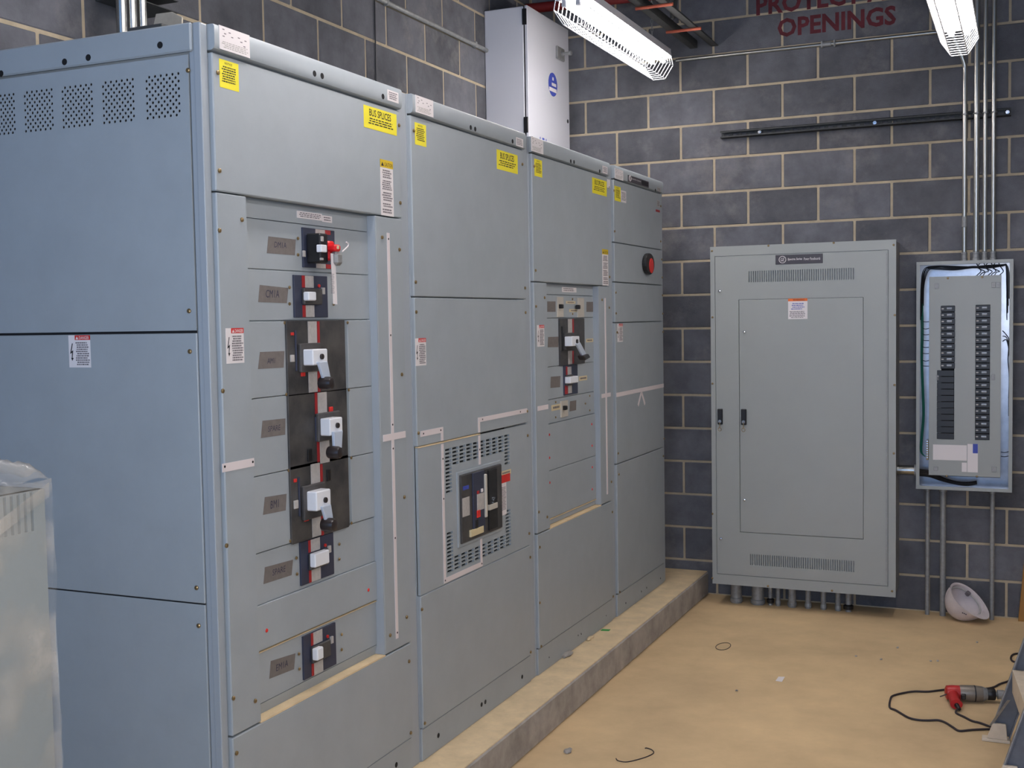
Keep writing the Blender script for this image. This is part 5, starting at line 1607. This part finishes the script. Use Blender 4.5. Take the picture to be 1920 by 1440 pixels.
# ------------------------------------------------------------------ wrapped panel at the lower left
def wrapped():
    xf, y1, zt = .57, -1.114, 1.488
    x0, y0 = xf - .28, y1 - .85
    t = thing('wrapped_panel', 'grey slotted panel cabinet wrapped in crumpled clear plastic at lower left', 'wrapped cabinet', ((x0 + xf) / 2, (y0 + y1) / 2, 0))
    WF = Fr('x', xf - .008)
    zw = Zm(0, 840, 7.2)
    hs = []
    s0 = WF.px(zw(460, 1080))[0]
    zt_, zb_ = WF.px(zw(120, 640))[1], WF.px(zw(120, 1190))[1]
    for i in range(26):
        hs.append(R5((s0 - i * .0128 - .0055, s0 - i * .0128, zb_, zt_)))
    mk('front_panel', holed(WF, y0 + .015, round(y1 - .006, 5), .02, round(zt - .04, 5), 0.0, hs, .012), M['wrappedgrey'], t, fix=False)
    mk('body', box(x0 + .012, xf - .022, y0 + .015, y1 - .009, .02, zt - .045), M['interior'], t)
    mk('body_shell', [box(x0 + .010, xf - .009, y1 - .0085, y1 - .006, .02, zt - .04), box(x0 + .01, xf - .009, y0 + .015, y1 - .006, zt - .043, zt - .040)], M['wrappedgrey'], t)
    mk('pallet', box(x0, xf, y0, y1, 0, .02), M['beige'], t)
    # plastic film: front, far end and a crumpled top
    from mathutils import noise
    v, f = [], []
    def grid(P, nu, nv):
        k = len(v)
        for i in range(nu + 1):
            for j in range(nv + 1): v.append(P(i / nu, j / nv))
        for i in range(nu):
            for j in range(nv):
                a = k + i * (nv + 1) + j
                f.append((a, a + nv + 1, a + nv + 2, a + 1))
    def wob(p, s, amp): return Vector((noise.noise(p * s), noise.noise(p * s + Vector((7, 3, 1))), noise.noise(p * s + Vector((1, 9, 4))))) * amp
    def topz(p):
        return zt + .016 * noise.noise(Vector((p.x * 7, p.y * 9, 2))) + .010 * noise.noise(Vector((p.x * 23, p.y * 21, 5)))
    def front(a, b):
        p = Vector((xf, y0 + (y1 - y0) * a, .02 + (zt - .035 - .02) * b))
        q = p + wob(p, 7, .006) + wob(p, 21, .003)
        q.x = max(q.x, xf - .005)
        if b == 1: q.z = zt - .02 + .01 * noise.noise(p * 14)
        return q
    def end(a, b):
        p = Vector((xf - (xf - x0) * a, y1, .02 + (zt - .035 - .02) * b))
        q = p + wob(p, 8, .006) + wob(p, 19, .003)
        q.y = max(q.y, y1 - .004)
        return q
    def topf(a, b):
        p = Vector((xf - (xf - x0) * b, y0 + (y1 - y0) * a, zt))
        e = min(1, min(a * 12, (1 - a) * 12, b * 5, (1 - b) * 5))
        z = zt - .035 + e * (.036 + .045 * noise.noise(Vector((p.x * 5, p.y * 6, 1.7)))) + .012 * noise.noise(p * 26) + .014 * abs(noise.noise(Vector((p.x * 11, p.y * 13, 8))))
        return Vector((p.x + .004 * noise.noise(p * 17), p.y, z + .012))
    grid(front, 50, 70)
    grid(end, 20, 50)
    grid(topf, 70, 30)
    o = mk('plastic_film', (v, f), M['wrap'], t, smooth=True, fix=False)
    # packing tape over the front top corner
    tp = []
    for k in range(9):
        a = k / 8
        y_ = y1 - .11 + .10 * a
        z_ = zt - .085 + .045 * a
        tp.append(Vector((xf + .006, y_, z_)))
    n = Vector((0, 0, .011))
    v2, f2 = [], []
    for p in tp: v2 += [p - n, p + n, p + n + Vector((.0006, 0, 0)), p - n + Vector((.0006, 0, 0))]
    for k in range(8):
        for m in range(4): f2.append((4 * k + m, 4 * k + (m + 1) % 4, 4 * k + 4 + (m + 1) % 4, 4 * k + 4 + m))
    mk('packing_tape', (v2, f2), M['wrap'], t)
wrapped()

# ------------------------------------------------------------------ litter on the floor and pad
def fl(u, v, z=.0): return at(u, v, 2, z)
zfz = Zm(1280, 860, 3.0)
c_ = fl(*zfz(228, 1057))
one('wire_loop', tube([(c_.x + .035 * math.cos(t), c_.y + .07 * math.sin(t), .002 + .0008 * math.sin(2 * t)) for t in [i * math.pi / 12 for i in range(24)]], .0016, 6, True), M['wire'], 'small loop of thin wire on the dusty floor', 'wire', (c_.x, c_.y, 0))
c_ = fl(*zfz(549, 1243))
one('paper_scrap', [prism([(c_.x - .016, c_.y - .03, .001), (c_.x + .014, c_.y - .034, .001), (c_.x + .016, c_.y + .03, .006), (c_.x - .014, c_.y + .032, .003)], (0, 0, .0008))], M['paper'], 'white scrap of paper on the floor in front of the panelboard', 'paper scrap', (c_.x, c_.y, 0))
c_ = fl(*zfz(304, 1311))
one('metal_slug', lathe([(.006, 0), (.007, .002), (.007, .006), (.005, .008)], (c_.x, c_.y, 0), (0, 0, 1), 12), M['chrome'], 'tiny shiny metal slug on the floor', 'metal slug', (c_.x, c_.y, 0))
zq_ = Zm(760, 1000, 3.2724)
pts = [fl(*zq_(*p)) for p in ((1293, 1385), (1305, 1398), (1350, 1406), (1400, 1398), (1470, 1378), (1515, 1358), (1524, 1345), (1510, 1330), (1480, 1320), (1472, 1322))]
c_ = pts[4]
one('bent_wire', tube(spline([(p.x, p.y, .0022) for p in pts], 4), .002, 6), M['rubber'], 'bent hook of thin brown wire on the floor', 'wire', (c_.x, c_.y, 0), smooth=True)
def lump(name, u, v, z, s, m, label, cat):
    c_ = fl(u, v, z)
    bm = bmesh.new()
    bmesh.ops.create_icosphere(bm, subdivisions=2, radius=1)
    V = []
    for q in bm.verts:
        k = 1 + rnd.uniform(-.25, .25)
        V.append((c_.x + q.co.x * s[0] * k, c_.y + q.co.y * s[1] * k, max(z, z + s[2] * .7 + q.co.z * s[2] * k)))
    Fs = [tuple(x.index for x in q.verts) for q in bm.faces]
    bm.free()
    one(name, (V, Fs), m, label, cat, (c_.x, c_.y, z))
lump('mortar_lump', *zq_(997, 1345), 0, (.016, .022, .010), M['padface'], 'small grey mortar lump on the floor below the pad', 'mortar lump')
lump('mortar_lump', *zq_(990, 752), ZP, (.02, .05, .012), M['padface'], 'grey mortar crumb on the pad against the switchboard base', 'mortar lump')
lump('mortar_lump', *zq_(1135, 650), ZP, (.012, .04, .009), M['dust'], 'tan mortar crumb on the pad farther along the switchboard', 'mortar lump')
c_ = fl(*zq_(1230, 594), ZP)
one('plastic_scrap', prism([(c_.x - .02, c_.y - .02, ZP), (c_.x + .02, c_.y - .012, ZP), (c_.x + .02, c_.y + .012, ZP), (c_.x - .02, c_.y + .006, ZP)], (0, 0, .003)), M['greenscrap'], 'bright green plastic scrap on the concrete pad', 'plastic scrap', (c_.x, c_.y, ZP))
for i, (u, v) in enumerate(((1683, 1215), (1652, 1237), (1605, 1231), (1832, 1205), (1745, 1240), (1758, 1240))):
    lump('pebble', u, v, 0, (.006, .010, .004), M['padface'], 'tiny dark pebble scattered on the floor toward the hard hat', 'pebble')
    bpy.data.objects[-1] if False else None
for o in bpy.data.objects:
    if o.name.startswith('pebble'): o['group'] = 'pebbles on the floor'
